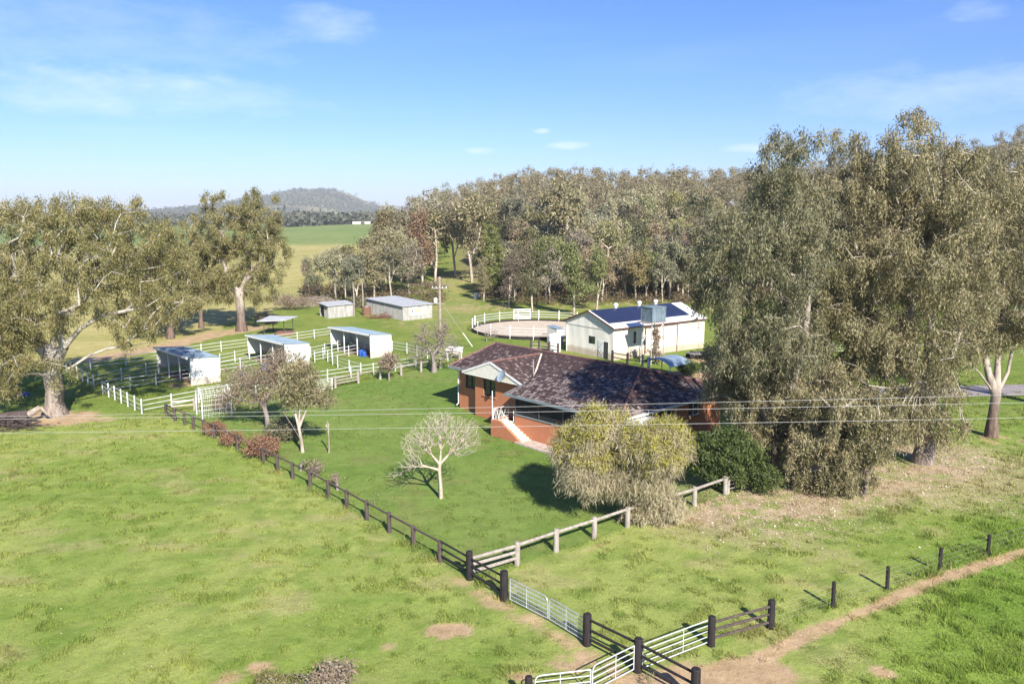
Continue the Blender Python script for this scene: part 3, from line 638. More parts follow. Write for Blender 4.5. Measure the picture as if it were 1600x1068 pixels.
big(1548, 682, 'pale forked gum on a dark rough trunk beside the gravel road', [(1560, 270, 48, 34, 0, 3.5), (1600, 330, 50, 50, 0, 4), (1545, 350, 45, 40, 0, 3.5), (1590, 420, 50, 40, 0, 4), (1530, 440, 40, 40, 0, 3), (1615, 500, 40, 30, 0, 3), (1510, 500, 26, 26, -.5, 2), (1540, 290, 46, 40, -1, 3), (1560, 480, 40, 30, 1, 3), (1590, 290, 40, 40, 0, 3), (1525, 320, 46, 60, -1, 3.5), (1585, 262, 46, 30, 0, 3), (1575, 370, 50, 50, -1, 3.5), (1520, 400, 30, 50, 0, 2.5), (1600, 460, 40, 40, -1, 3), (1545, 520, 34, 22, 0, 2.5)], [[(0,0,-.3), (0,0,1.6), (.1,0,3.2)], [(.1,0,3.2), (-.6,.1,5), (-1.5,0,8), (-1.8,.2,12)], [(.1,0,3.2), (.9,.1,5), (1.3,.2,8.5), (1.6,.2,13)], [(.1,0,3.2), (.1,.2,6), (.2,.3,10)], [(.1,0,3.2), (-1.4,-.2,5), (-2.6,-.3,6)]], 330, 220, 'gum_grey', .36, 'gum_bark_red')
big(1226, 738, 'slim gum with drooping grey leaves at the corner of the house', [(1190, 560, 55, 40, 0, 2.5), (1170, 610, 45, 32, 0, 2), (1210, 650, 40, 40, -.3, 2), (1140, 560, 40, 30, .5, 2), (1120, 600, 30, 18, .5, 1.5), (1225, 600, 50, 50, -.5, 2.5), (1185, 660, 40, 26, -.5, 2), (1240, 690, 36, 26, -.5, 2)], [[(0,0,-.3), (.1,0,1.5), (.2,0,3.2), (.1,.2,5.5)], [(.2,0,3.2), (-1.2,.3,5), (-2.6,.5,6.4)]], 190, 220, 'gum_grey', .2, rc=.7)
big(1345, 772, 'leaning gum with blue grey leaves hanging to the ground in front of the great clump', [(1290, 690, 45, 28, 0, 1.6), (1315, 735, 50, 30, 0, 1.5), (1350, 690, 38, 28, 0, 1.6), (1290, 640, 50, 24, .5, 1.8), (1330, 765, 40, 16, 0, 1), (1370, 640, 40, 26, .5, 1.8), (1275, 740, 24, 22, 0, 1), (1310, 640, 60, 40, 0, 2), (1300, 760, 40, 20, -.3, .9), (1250, 690, 30, 40, .5, 1.4)], [[(0,0,-.2), (.4,.1,1.2), (.9,.2,2.6), (1.2,.2,4)], [(0,0,-.2), (-.7,.1,1.4), (-1.6,.1,3)], [(.4,.1,1.2), (-.4,0,2.4), (-1,0,4)]], 150, 210, 'gum_grey', .16, rc=.6)
big(1662, 640, 'spreading gum at the right edge beyond the gravel road', [(1640, 330, 60, 60, 0, 4), (1650, 440, 50, 40, 0, 3.5), (1700, 380, 50, 60, 0, 4)], fork, 110, 200, 'gum_dark', .5)
# trees by the timber fence
b = G(420, 670)
tree('small_tree', b, 'brownish half bare tree with single trunk beside the mesh arch', 'tree', relb(b, b.y, [(380, 590, 38, 26, 0, 2), (425, 585, 32, 30, 0, 2), (360, 615, 28, 14, 0, 1.5), (440, 560, 24, 22, 0, 1.5), (405, 620, 40, 12, 0, 1.8)]), [[(0,0,-.2), (-.1,0,1), (-.3,0,1.9)], [(-.3,0,1.9), (-1.3,0,2.9), (-2,0,3.8)], [(-.3,0,1.9), (.3,.1,3.1), (.3,.1,4.6)]], n=210, per=42, rc=.42, ln=.2, wd=.03, rb=.2, rt=.012, bark='grey_twig', lf='sparse_leaf', step=.5, jit=.1, sides=5)
b = G(473, 706)
tree('small_tree', b, 'slender gum with several white stems standing by the timber fence', 'tree', relb(b, b.y, [(470, 590, 26, 24, 0, 1.5), (490, 615, 22, 20, 0, 1.3), (455, 610, 26, 22, 0, 1.5), (510, 620, 10, 14, 0, .7), (470, 568, 18, 10, 0, 1), (450, 585, 20, 16, 0, 1.2)]), [[(0,0,-.2), (-.05,0,.8), (-.2,0,1.8), (-.1,0,3.0), (.05,0,4.6)], [(-.2,0,1.8), (.35,.1,3.1), (.5,.1,4.4)], [(-.05,0,.8), (-.7,0,2), (-1.3,0,3)], [(-.2,0,1.8), (-.5,0,3.2), (-.8,0,4.3)]], n=150, per=60, rc=.42, ln=.22, wd=.03, rb=.12, rt=.011, bark='white_bark', lf='gum_grey', step=.6, sides=5)
# bare tree on the lawn
b = G(689, 778)
tree('bare_tree', b, 'leafless umbrella shaped tree standing alone on the front lawn', 'tree', relb(b, b.y, [(690, 672, 52, 24, 0, 2.4), (650, 690, 30, 22, 0, 2), (725, 690, 30, 20, 0, 2), (690, 655, 34, 16, 0, 1.6), (640, 722, 26, 10, -.3, 1.4), (615, 742, 14, 5, 0, .6), (735, 668, 18, 16, 0, 1.5)]), [[(0,0,-.2), (-.02,0,.9), (-.08,0,1.75), (-.05,0,2.1)], [(-.05,0,2.1), (-.5,-.1,2.7), (-.8,0,3.4)], [(-.05,0,2.1), (.5,.1,2.7), (.9,.1,3.3)], [(-.05,0,2.1), (0,.3,2.9), (0,.4,3.6)], [(-.08,0,1.75), (-.8,-.1,2.0), (-1.6,-.1,2.0), (-2.4,0,1.6)]], n=1700, per=0, rb=.12, rt=.006, bark='cream_twig', step=.45, jit=.09, shell=.45, kpath=.35, bow=.05, sides=4, flare=1.3)
b = G(514, 707)
tree('bare_sapling', b, 'thin leafless white sapling on the lawn behind the fence', 'sapling', [(0,0,1.9,.22,.22,.7)], [[(0,0,-.1), (.02,0,.8), (0,0,2.2)]], n=40, per=0, rb=.045, rt=.008, bark='white_bark', step=.3, sides=4)
b = G(678, 581)
tree('bare_tree', b, 'grey leafless tree at the back fence beside the power pole', 'tree', relb(b, b.y, [(668, 530, 30, 26, 0, 2.6), (700, 540, 22, 28, 0, 2.2), (650, 550, 18, 16, 0, 2), (690, 510, 16, 14, 0, 1.6)]), [[(0,0,-.2), (0,0,1), (-.1,0,1.8)], [(-.1,0,1.8), (-.8,0,3), (-1,0,5)], [(-.1,0,1.8), (.7,0,3), (1.3,0,5)]], n=430, per=5, rc=.4, ln=.16, wd=.03, rb=.26, rt=.016, bark='grey_twig', lf='sparse_leaf', step=.6, jit=.1, shell=.35, sides=4)
b = G(608, 594)
tree('small_tree', b, 'small brownish tree in front of the right hand stable shelter', 'tree', relb(b, b.y, [(604, 566, 12, 11, 0, 1), (610, 558, 9, 8, 0, .8)]), [[(0,0,-.2), (0,0,.9)], [(0,0,.9), (-.3,0,2)], [(0,0,.9), (.3,0,2.1)]], n=70, per=40, rc=.35, ln=.22, wd=.04, rb=.09, rt=.014, bark='grey_twig', lf='sparse_leaf', step=.5, sides=5)
b = G(760, 533)
tree('bare_sapling', b, 'low leafless bush just behind the left end of the tiled roof', 'sapling', relb(b, b.y, [(768, 520, 14, 10, 0, 1)]), [[(0,0,-.1), (0,0,.4)]], n=90, per=0, rb=.07, rt=.014, bark='grey_twig', step=.4, sides=4)
# weeping she-oak in front of the house
b = G(1003, 812); t = thing('she_oak', b, 0, 'pale khaki weeping she-oak with two rounded heads in front of the house', 'tree')
bl = relb(b, b.y, [(922, 690, 46, 38, 1.0, 1.7), (895, 700, 30, 30, 1.0, 1.3), (945, 662, 38, 24, 1.1, 1.4), (1018, 705, 48, 40, -.5, 1.8), (1045, 690, 34, 34, 0, 1.5), (1000, 750, 45, 40, -.2, 1.6), (1035, 780, 30, 26, -.3, 1.1), (925, 735, 46, 34, .2, 1.6), (968, 745, 30, 24, .2, 1.2), (1000, 800, 34, 10, -.3, 1)])
A = ell(bl, 620, .35); A = A[A[:, 2] > .5]; P, par, tips = skeleton([[(0,0,-.2), (-.3,.2,.8), (-.6,.3,1.6)], [(-.6,.3,1.6), (-2,.6,2.8), (-2.6,.6,3.6)], [(-.6,.3,1.6), (0,.3,3), (.2,.2,4)]], A, .2, .15, .08, .7)
wood_mesh('trunk', P, par, radii(P, par, tips, .012, .2), M['gum_bark_red'], t)
T = P[tips]; hi = T[:, 2] > np.median(T[:, 2])-.4
leaf_mesh('crown', T, M['she_oak'], t, 170, .42, .36, .016, .8, sub=5, hang=.1)
leaf_mesh('fresh_tips', T[hi]+np.array([0, 0, .2]), M['she_oak_tip'], t, 110, .38, .22, .022, .1, sub=6)
# bushes
def bush(name, px, py, lobes, label, lf, n=60, per=120, rc=.4, ln=.14, wd=.03, cat='bush', depth=0, group=None, rb=.08):
    b = G(px, py); return tree(name, b, label, cat, relb(b, b.y, lobes), [[(0,0,-.1), (0,0,.4)]], n=n, per=per, rc=rc, ln=ln, wd=wd, rb=rb, rt=.012, bark='grey_twig', lf=lf, step=.5, sides=4, kpath=.1, droop=.2, group=group)
bush('garden_bush', 1130, 762, [(1130, 700, 48, 34, 0, 2), (1100, 715, 30, 26, 0, 1.6), (1165, 710, 30, 28, 0, 1.6), (1140, 735, 50, 16, -.2, 1.5)], 'dense dark green bush behind the front fence right of the she-oak', 'bush_leaf', 300, 90, .30, .15, .04)
bush('garden_bush', 1190, 768, [(1190, 742, 26, 20, 0, 1.2)], 'lower dark bush behind the small timber gate', 'bush_leaf', 60, 120)
bush('garden_bush', 1075, 588, [(1077, 575, 14, 10, 0, 1.2)], 'round dark green bush peeping over the roof beside the curved canopy', 'bush_leaf', 60, 160, .35)
bush('garden_bush', 445, 688, [(445, 668, 26, 14, 0, 1.2)], 'dark spreading bush under the white stemmed gum', 'gum_dark', 80, 90)
bush('rusty_bush', 333, 681, [(333, 668, 18, 8, 0, .7)], 'low rusty orange bush behind the upper timber fence', 'red_leaf', 40, 60, .3)
bush('rusty_bush', 362, 698, [(362, 685, 16, 8, 0, .7)], 'low rusty red bush behind the fence between two others like it', 'red_leaf', 36, 60, .3)
bush('rusty_bush', 410, 716, [(408, 694, 26, 12, 0, .9)], 'widest rusty red bush behind the middle of the timber fence', 'red_leaf', 60, 60, .35)
bush('dry_shrub', 494, 745, [(494, 730, 10, 9, 0, .5)], 'dry grey leafless shrub by the fence in front of the white stemmed gum', 'sparse_leaf', 50, 12, .25)
bush('dry_shrub', 527, 765, [(524, 748, 6, 10, 0, .3)], 'narrow dry shrub with pale stalk against the fence', 'sparse_leaf', 24, 10, .2)
bush('dry_shrub', 585, 788, [(584, 781, 6, 5, 0, .25)], 'tiny dry shrub lowest along the timber fence', 'sparse_leaf', 16, 10, .2)
bush('dry_shrub', 345, 642, [(352, 628, 24, 14, 0, 1)], 'straggly pinkish shrub growing through the mesh arch', 'sparse_leaf', 60, 40, .35)
bush('dry_shrub', 525, 1085, [(525, 1050, 34, 22, 0, .55), (495, 1062, 30, 10, 0, .5)], 'dead grey twiggy shrub at the bottom edge of the paddock', 'sparse_leaf', 260, 3, .25, rb=.03)
bush('dry_shrub', 432, 1085, [(440, 1064, 50, 5, 0, .6)], 'flat olive green shrub at the bottom edge of the paddock', 'gum_brown', 70, 60, .2, .08, .02)
bush('dry_thicket', 450, 484, [(448, 468, 26, 9, 0, 2.5), (470, 472, 18, 7, 0, 2)], 'brown leafless thicket at the edge of the yellow field', 'sparse_leaf', 130, 26, .6, .3, .04)
bush('dry_thicket', 418, 505, [(415, 496, 16, 6, 0, 1.5)], 'small brown thicket between the tall gum and the low open shelter', 'sparse_leaf', 50, 30, .5, .3, .04)
bush('garden_bush', 692 if False else 560, 480, [(556, 472, 16, 8, 0, 1.6)], 'dull green bush behind the gap between tin hut and tank', 'gum_dark', 50, 60, .5, .3, .06)
bush('weed_clump', 1012, 1075, [(1012, 1062, 22, 8, 0, .5)], 'bright green weed clump at the foot of the black corner post', 'green_leaf', 60, 60, .16, .12, .02)
bush('garden_bush', 470, 735, [(478, 725, 12, 8, 0, .5), (540, 775, 14, 6, 0, .4)], 'low green weeds growing along the inside of the timber fence', 'green_leaf', 40, 60, .25)
bush('yellow_shrub', 1172, 700, [(1170, 672, 12, 26, 0, .8)], 'mustard yellow hanging shrub against the right end of the house', 'she_oak_tip', 50, 90, .3)

# ------------------------------------------------------------------ forest
def forest_proto(kind):
    """wood and leaf meshes of one forest tree, about 14 m high"""
    hgt = rng.uniform(13, 17)
    if kind == 'pine': blobs = [(0, 0, z, r, r, 1.3) for z, r in ((3, 2.4), (5, 2.7), (7, 2.4), (9, 1.9), (11, 1.2), (12.6, .6))]; tr_ = [[(0,0,-.5), (0,0,4), (0,0,12)]]
    elif kind == 'slim': blobs = [(rng.normal(0, .9), rng.normal(0, .9), z, 1.5, 1.5, 1.7) for z in (6, 8, 10, 12, hgt-1)]; tr_ = [[(0,0,-.5), (.2,0,3), (.3,.1,6), (0,.2,10)], [(.2,0,3), (1,.3,7), (1.3,.3,10)]]
    else:
        blobs = [(rng.normal(0, 2.0), rng.normal(0, 2.0), rng.uniform(hgt*.45, hgt*.85), 2.0, 2.0, 1.6) for _ in range(7)]+[(0, 0, hgt*.9, 1.8, 1.8, 1.4)]
        tr_ = [[(0,0,-.5), (.2,0,2), (.3,.2,4)], [(.3,.2,4), (-1.2,.3,7), (-1.6,.3,9.5)], [(.3,.2,4), (1.2,-.2,7), (1.5,-.5,10)]]
    A = ell(blobs, 90 if kind == 'pine' else 62, .45); P, par, tips = skeleton(tr_, A, .2, .1, .07, 1.6)
    return P, par, tips, radii(P, par, tips, .035, .24)
protos = []
kinds = ['gum']*5+['slim']*3+['pine']
for i, kd in enumerate(kinds):
    P, par, tips, r = forest_proto(kd)
    holder = bpy.data.objects.new('proto', None)
    wm = wood_mesh('trunk', P, par, r, M['white_bark'] if kd != 'pine' else M['gum_bark_red'], holder, 1.3, 5)
    lm = leaf_mesh('crown', P[tips], M['forest_leaf'] if kd != 'pine' else M['conifer'], holder, 75 if kd != 'pine' else 90, 1.0 if kd != 'pine' else .6, .55, .11, .6 if kd != 'pine' else -.2, sub=5)
    protos.append((kd, wm.data, lm.data)); bpy.data.objects.remove(wm); bpy.data.objects.remove(lm); bpy.data.objects.remove(holder)
def put_tree(i, p, rz, s, label, group=None, lf=None, name=None, bark=None):
    kd, wm, lm = protos[i]
    t = thing(name or ('cypress_pine' if kd == 'pine' else 'gum_tree'), p, rz, label, 'tree', group); t.scale = (s*rng.uniform(.9, 1.12), s*rng.uniform(.9, 1.12), s)
    for nm, me in (('trunk', wm), ('crown', lm)):
        if nm == 'crown' and lf: me = me.copy(); me.materials[0] = M[lf]
        if nm == 'trunk' and bark: me = me.copy(); me.materials[0] = M[bark]
        o = bpy.data.objects.new(nm, me); COL.objects.link(o); o.parent = t
    return t
# trees one can tell apart along the edge (foot px, py, top py, prototype)
edge = [(770, 462, 345, 8, 'bright yellow green cypress pine at the left of the forest edge', 'conifer'),
        (990, 462, 372, 8, 'dark grey green cypress pine behind the solar panels', 'gum_dark'),
        (832, 487, 385, 5, 'white stemmed gum standing just behind the round yard', None),
        (897, 492, 368, 6, 'pale double stemmed gum between round yard and big shed', 'green_leaf'),
        (932, 484, 378, 7, 'straight brown stemmed gum behind the big shed gable', 'green_leaf'),
        (795, 480, 400, 6, 'slim gum in front of the bright cypress pine', None),
        (756, 470, 398, 5, 'grey leaved sapling gum nearest the white drum', 'gum_grey'),
        (585, 470, 362, 6, 'tall pale stemmed gum rising behind the rusty tank', 'gum_grey'),
        (612, 468, 375, 0, 'bushy dark gum behind the grey shed', 'gum_dark'),
        (556, 478, 392, 1, 'leaning gum behind the gap between the two old sheds', None),
        (526, 476, 378, 2, 'open crowned gum behind the brush pile', None),
        (500, 468, 392, 3, 'low brown gum at the left end of the trees behind the sheds', None),
        (484, 462, 398, 7, 'sparse pinkish gum furthest left behind the sheds', 'sparse_leaf'),
        (640, 462, 370, 4, 'rounded gum just left of the green lane', None),
        (660, 448, 322, 5, 'rusty brown leaved gum behind the power pole', 'rust_gum'),
        (645, 440, 330, 1, 'second rusty gum deeper in the wood left of the lane', 'rust_gum'),
        (738, 440, 292, 2, 'tallest gum with bare forked limbs above the lane', 'gum_grey'),
        (712, 432, 312, 0, 'big open gum closing the end of the lane', None),
        (870, 430, 272, 3, 'gum standing highest above the wood over the round yard', 'gum_grey'),
        (1130, 470, 330, 4, 'rusty tinged gum behind the right end of the big shed', 'gum_brown'),
        (1075, 472, 390, 7, 'slim gum behind the right end of the solar panels', None),
        (570, 462, 368, 4, 'olive gum between the rusty tank and the leaning gum', None),
        (600, 458, 352, 1, 'grey gum whose crown overlaps the bushy dark gum', 'gum_grey'),
        (540, 466, 388, 6, 'fine stemmed gum just right of the brush pile', None),
        (628, 455, 345, 3, 'spreading gum over the roof of the grey shed', None),
        (640, 440, 318, 0, 'high crowned gum in the left part of the wood', None),
        (680, 440, 318, 1, 'grey gum overhanging the lane from the left', 'gum_grey'),
        (1010, 470, 385, 2, 'low crowned gum just right of the dark cypress pine', 'green_leaf'),
        (1045, 468, 360, 0, 'full crowned green gum behind the middle of the solar panels', None),
        (905, 462, 352, 3, 'tall olive gum between round yard and solar panels', None),
        (852, 470, 360, 1, 'broad gum directly behind the white stemmed gum', 'green_leaf')]
for px, py, top, i, lab, lf in edge:
    p = G(px, py); zt = at(px, top, p.y).z-p.z; ph = max(v.co.z for v in protos[i][2].vertices)
    put_tree(i, p-Vector((0, 0, .2)), rng.random()*6.28, zt/ph, lab, None, lf)
pts = []
y = 149.0
while y < 430:
    sp = 6.0+max(0, y-175)*.022; x = -.17*y-10
    while x < .76*y:
        jx, jy = x+rng.uniform(-2.2, 2.2), y+rng.uniform(-2.2, 2.2); x += sp; a = jx/jy
        px = 800+F*a*.99
        lim = 152 if px > 765 else (188 if px < 690 else 270)
        if px > 1090: lim = 165
        if px < 745 and jy < 300 and 692 < px-(jy-200)*.02: continue
        if px < 598+ max(0, jy-200)*.22: continue
        if jy < lim or rng.random() < .06: continue
        pts.append((jx, jy))
    y += sp*.9
pts.sort(key=lambda p: p[1])
near = pts[:275]; rest = pts[275:]
def zlab(kd, x, y):
    px = 800+F*x/y; c = {'gum': 'grey brown gum', 'slim': 'thin pale stemmed gum', 'pine': 'dark narrow cypress pine'}[kd]
    zone = 'left of the green lane' if px < 700 else 'above the lane and cypress pine' if px < 800 else 'behind the round yard' if px < 900 else 'behind the solar panels' if px < 1080 else 'beyond the great gum clump' if px < 1350 else 'far right beyond the road'
    row = 'along the foot of the wood' if y < 190 else 'part way up the wooded slope' if y < 235 else 'high on the wooded slope'
    return c+' '+row+' '+zone
flab = {'gum': 'grey brown gum among the crowded trees of the wooded slope behind the sheds', 'slim': 'thin pale stemmed gum among the crowded trees of the wooded slope', 'pine': 'dark narrow cypress pine among the gums of the wooded slope'}
for k, (x, y) in enumerate(near):
    i = int(rng.choice(9, p=[.13, .13, .13, .13, .13, .1, .1, .1, .05])); kd = protos[i][0]
    put_tree(i, Vector((x, y, float(H(x, y))-.2)), rng.random()*6.28, rng.uniform(.75, 1.3)*((.62+.46*min(1, (y-149)/90)) if F*x/y > -60 else 1.22 if F*x/y > -140 else .95), zlab(kd, x, y), 'trees of the wooded slope')
# the rest of the wood reads as one mass
def coarse_wood():
    VL, FL, MI = [], [], []; off = 0
    for (x, y) in rest:
        n = 11; hgt = rng.uniform(11, 20); A = ell([(rng.normal(0, 2.2), rng.normal(0, 2.2), rng.uniform(hgt*.45, hgt*.92), 2.1, 2.1, 1.6) for _ in range(6)], n*3, .45)
        p = (A[:, None, :]+rng.normal(0, .55, (len(A), 20, 3))).reshape(-1, 3)+np.array([x, y, float(H(x, y))]); d = rng.normal(0, .6, p.shape); d[:, 2] -= .5; d /= np.linalg.norm(d, axis=1, keepdims=True); s = np.cross(d, rng.normal(0, 1, p.shape)); s /= np.linalg.norm(s, axis=1, keepdims=True)
        l = .7*(.6+.8*rng.random((len(p), 1))); V = np.stack([p, p+d*l*.45+s*.17, p+d*l, p+d*l*.45-s*.17], 1).reshape(-1, 3); VL.append(V)
    V = np.concatenate(VL); return np_mesh('distant_woodland', V, np.arange(len(V)).reshape(-1, 4), M['far_leaf'])
m_ = leaf('distant_wood_leaves', [(.12, .12, .06), (.18, .17, .09), (.24, .20, .12), (.31, .26, .165)], scale=.09); M['far_leaf'] = m_
tag(coarse_wood(), 'grey brown crowns of the wood climbing the slope', 'woodland', kind='stuff')
# undergrowth along the wood edge
def scrub():
    n = 3200; x = rng.uniform(-45, 160, n); y = rng.uniform(150, 235, n); a = x/y; px = 800+F*a
    k = ((px > 750) & (y > 146+14*(px < 800))) | ((px < 690) & (px > 470) & (y > 150+.0*px) & (y < 185)) ; x, y = x[k], y[k]
    C = np.stack([x, y, H(x, y)+.8], -1)
    o = leaf_mesh('undergrowth', C, M['scrub_leaf'], None, 60, 1.1, .5, .09, .2, sub=4); return o
tag(scrub(), 'scrubby undergrowth along the foot of the wood', 'undergrowth', kind='stuff')

# ------------------------------------------------------------------ far country: belts of trees, mountain, ranges
def hill_mesh(name, prof, yc, depth, mat, rough=6, seed=1, nxx=160, nyy=60):
    """prof: ridge line as seen [(px, py)], stands at distance yc, spreads over depth"""
    pxs = np.array([p[0] for p in prof]); zs = np.array([at(p[0], p[1], yc).z for p in prof]); xs = np.array([at(p[0], p[1], yc).x for p in prof])
    X = np.linspace(xs.min(), xs.max(), nxx); T = np.linspace(-1, 1, nyy); XX, TT = np.meshgrid(X, T)
    ridge = np.interp(XX, xs, zs); sh = np.clip(1-np.abs(TT), 0, 1); sh = sh**.75
    YY = yc+TT*depth; ZZ = ridge*sh*(1+.18*(fbm(XX/(depth*.3), YY/(depth*.3), seed)-.5)*(1-sh)*2)+(fbm(XX/(depth*.07), YY/(depth*.07), seed+4)-.5)*rough*sh-3
    idx = np.arange(nxx*nyy).reshape(nyy, nxx); Fq = np.stack([idx[:-1, :-1], idx[:-1, 1:], idx[1:, 1:], idx[1:, :-1]], -1).reshape(-1, 4)
    o = np_mesh(name, np.stack([XX.ravel(), YY.ravel(), ZZ.ravel()], -1), Fq, mat); o.data.shade_smooth(); tag(o, kind='structure'); return XX, YY, ZZ
def hillmat(name, sc, g1, g2, wood, th):
    m = Mt(name, .95, .1); n = m.noise(sc, 6, .7); big_ = m.noise(sc*.12, 4, .6); gr = m.mix(big_, g1, g2)
    m.col(m.mix(m.ramp(m.math('ADD', m.math('MULTIPLY', n, .5), m.math('MULTIPLY', big_, .5)), [(th-.03, 0.0), (th+.03, 1.0)]), gr, wood)); return m.m
M['mountain'] = hillmat('mountain_grass_and_rock', .02, (.24, .21, .13), (.15, .15, .08), (.07, .075, .045), .5)
M['range'] = hillmat('far_range_cover', .004, (.10, .11, .08), (.13, .14, .09), (.06, .07, .05), .48)
mt = hill_mesh('mountain', [(150, 352), (240, 343), (280, 332), (310, 325), (345, 322), (380, 316), (415, 309), (435, 302), (455, 297.5), (490, 296.5), (520, 297.5), (543, 300), (560, 308), (578, 318), (600, 327), (640, 335), (720, 342), (800, 346)], 3600, 900, M['mountain'], 10, 5)
hill_mesh('far_range', [(-200, 330), (100, 327), (200, 328), (245, 328), (262, 331), (330, 326), (500, 324), (580, 324), (604, 321), (640, 321), (670, 324), (800, 322), (1000, 326), (1400, 320), (1800, 322)], 8500, 1300, M['range'], 25, 9)
def far_trees(name, C, size, mat, label, leaves=14):
    n = len(C); s = size*(.6+.8*rng.random(n)); p = C[:, None, :]+rng.normal(0, 1, (n, leaves, 3))*(s[:, None, None]*np.array([.42, .42, .3])); p[..., 2] += s[:, None]*.55
    p = p.reshape(-1, 3); d = rng.normal(0, 1, p.shape); d /= np.linalg.norm(d, axis=1, keepdims=True); q = np.cross(d, rng.normal(0, 1, p.shape)); q /= np.linalg.norm(q, axis=1, keepdims=True)
    l = np.repeat(s, leaves)[:, None]*.26; V = np.stack([p-d*l, p+q*l, p+d*l, p-q*l], 1).reshape(-1, 3)
    tag(np_mesh(name, V, np.arange(len(V)).reshape(-1, 4), mat), label, 'trees', kind='stuff')
M['hill_tree'] = leaf('mountain_tree_leaves', [(.045, .055, .04), (.065, .075, .05), (.09, .095, .065), (.12, .12, .085)], .1, scale=.01)
XX, YY, ZZ = mt; n = 9000; ii = rng.integers(0, XX.shape[0]//2+4, n); jj = rng.integers(0, XX.shape[1], n)
C = np.stack([XX[ii, jj]+rng.normal(0, 8, n), YY[ii, jj]+rng.normal(0, 12, n), ZZ[ii, jj]], -1); k = rng.random(n) < smooth(.46, .6, fbm(C[:, 0]/170, C[:, 1]/170, 77))*.8+.10; C = C[k & (C[:, 2] > 3)]
far_trees('mountain_woodland', C, 10, M['hill_tree'], 'dark trees dotted over the flat topped mountain', 9)
# belts across the plain
n = 9000; y = rng.uniform(1050, 3000, n); x = rng.uniform(-.65, .1, n)*y; k = rng.random(n) < smooth(.5, .62, fbm(x/260, y/120, 91))*.9+.03; k |= (y < 1350) & (x/y > -.30); x, y = x[k], y[k]
far_trees('plain_tree_belts', np.stack([x, y, H(x, y)], -1), 10, M['hill_tree'], 'belts of dark trees crossing the far plain', 16)
n = 700; y = rng.uniform(930, 1060, n); x = rng.uniform(-.29, -.1, n)*y
far_trees('paddock_tree_line', np.stack([x, y, H(x, y)], -1), 9, M['hill_tree'], 'thick row of trees behind the bright green rise', 16)
# two pale sheds on the rise
for (x0, x1, lab) in ((551, 563, 'longer of the two tiny pale buildings on the green rise'), (570, 578, 'shorter of the two tiny pale buildings on the green rise')):
    b = G((x0+x1)/2, 354.2); p0 = at(x0, 353, 720); p1 = at(x1, 353, 720); z0 = float(H((p0.x+p1.x)/2, 720)); L = p1.x-p0.x
    t = thing('farm_shed', Vector(((p0.x+p1.x)/2, 720, z0)), 0, lab, 'shed', None); hh = 2.9
    mb = MB(); mb.box(-L/2, L/2, 0, 5, -.5, hh); mb.build('wall', M['cream_sheet'], t)
    mb = MB(); mb.slab([(-L/2-.3, -.4, hh), (L/2+.3, -.4, hh), (L/2+.3, 2.5, hh+1), (-L/2-.3, 2.5, hh+1)], .1).slab([(-L/2-.3, 2.51, hh+1), (L/2+.3, 2.51, hh+1), (L/2+.3, 5.4, hh), (-L/2-.3, 5.4, hh)], .1); mb.build('roof', M['white_sheet'], t)
# wire fence below the rise
def fence_line(pts): 
    out = []
    for a, b in zip(pts, pts[1:]): out.append((a, b))
    return out

# ------------------------------------------------------------------ fences and gates
def ip(a, b, sp):
    a = Vector(a); b = Vector(b); n = max(1, round((b-a).length/sp)); return [a.lerp(b, i/n) for i in range(n+1)]
def gnd(p): return Vector((p[0], p[1], float(H(p[0], p[1]))))
def fence(name, label, pts, ph, pr, rails, rs, mp_, mr_, rnd=True, group=None, first=True, last=True, hj=.03, heights=None, bays3=(), rails3=(), cat='fence', skip=(), wire=False):
    t = thing(name, pts[0], 0, label, cat, group); n = len(pts)
    for i, p in enumerate(pts):
        if (i == 0 and not first) or (i == n-1 and not last): continue
        h = (heights[i] if heights else ph)+random.uniform(-hj, hj); mb = MB(); tl = Vector((random.uniform(-1, 1)*hj*.8, random.uniform(-1, 1)*hj*.8, 0))
        r_ = pr if not isinstance(pr, (list, tuple)) else pr[i]
        if rnd: mb.tube(p-Vector((0,0,.2)), p+tl+Vector((0,0,h-.03)), r_*1.04, r_, 12).tube(p+tl+Vector((0,0,h-.03)), p+tl+Vector((0,0,h)), r_, r_*.8, 12)
        else: mb.beam(p-Vector((0,0,.2)), p+tl+Vector((0,0,h)), r_*2, r_*2)
        mb.build('post', mp_, t, True)
    for i in range(n-1):
        if i in skip: continue
        for z in (rails3 if i in bays3 else rails):
            mb = MB(); a = pts[i]+Vector((0,0,z)); b = pts[i+1]+Vector((0,0,z)); d = (b-a).normalized(); off = Vector((-d.y, d.x, 0))*(0 if wire else pr*.0 if not isinstance(pr, (list, tuple)) else 0)
            j = Vector((0, 0, random.uniform(-1, 1)*hj*.5))
            if rnd and not wire: mb.tube(a+off+j, b+off-j, rs, rs*.92, 8)
            elif wire: mb.tube(a, b, rs, rs, 4)
            else: mb.beam(a+off+d*.02, b+off-d*.02, rs*.6, rs*2)
            mb.build('wire' if wire else 'rail', mr_, t, True)
    return t
TD, TB, TG, WP = M['timber_dark'], M['timber_black'], M['timber_grey'], M['white_paint']
p1 = gp((260, 650), (274, 658), (288.7, 663.7), (303, 670.5), (318.6, 677), (335, 685), (352.8, 693.6), (371, 703.5), (391, 713.3), (412, 724), (433.7, 735.8), (458, 747.5), (485, 762.5), (513.5, 778), (542, 794), (573.4, 812), (608.5, 831.4), (646, 853), (688, 877))
fence('timber_fence', 'long weathered timber post and rail fence dividing the left paddock from the lawn', p1, 1.13, .115, [1.02], .055, TD, TD, bays3=(0,), rails3=(.4, .72, 1.02))
fence('timber_fence', 'dark three rail corner panels joining the long timber fence to the double gates', gp((688, 877), (734, 905), (788, 937)), 1.4, [.12, .16, .18], [.35, .72, 1.08], .05, TB, TB, first=False, hj=.02)
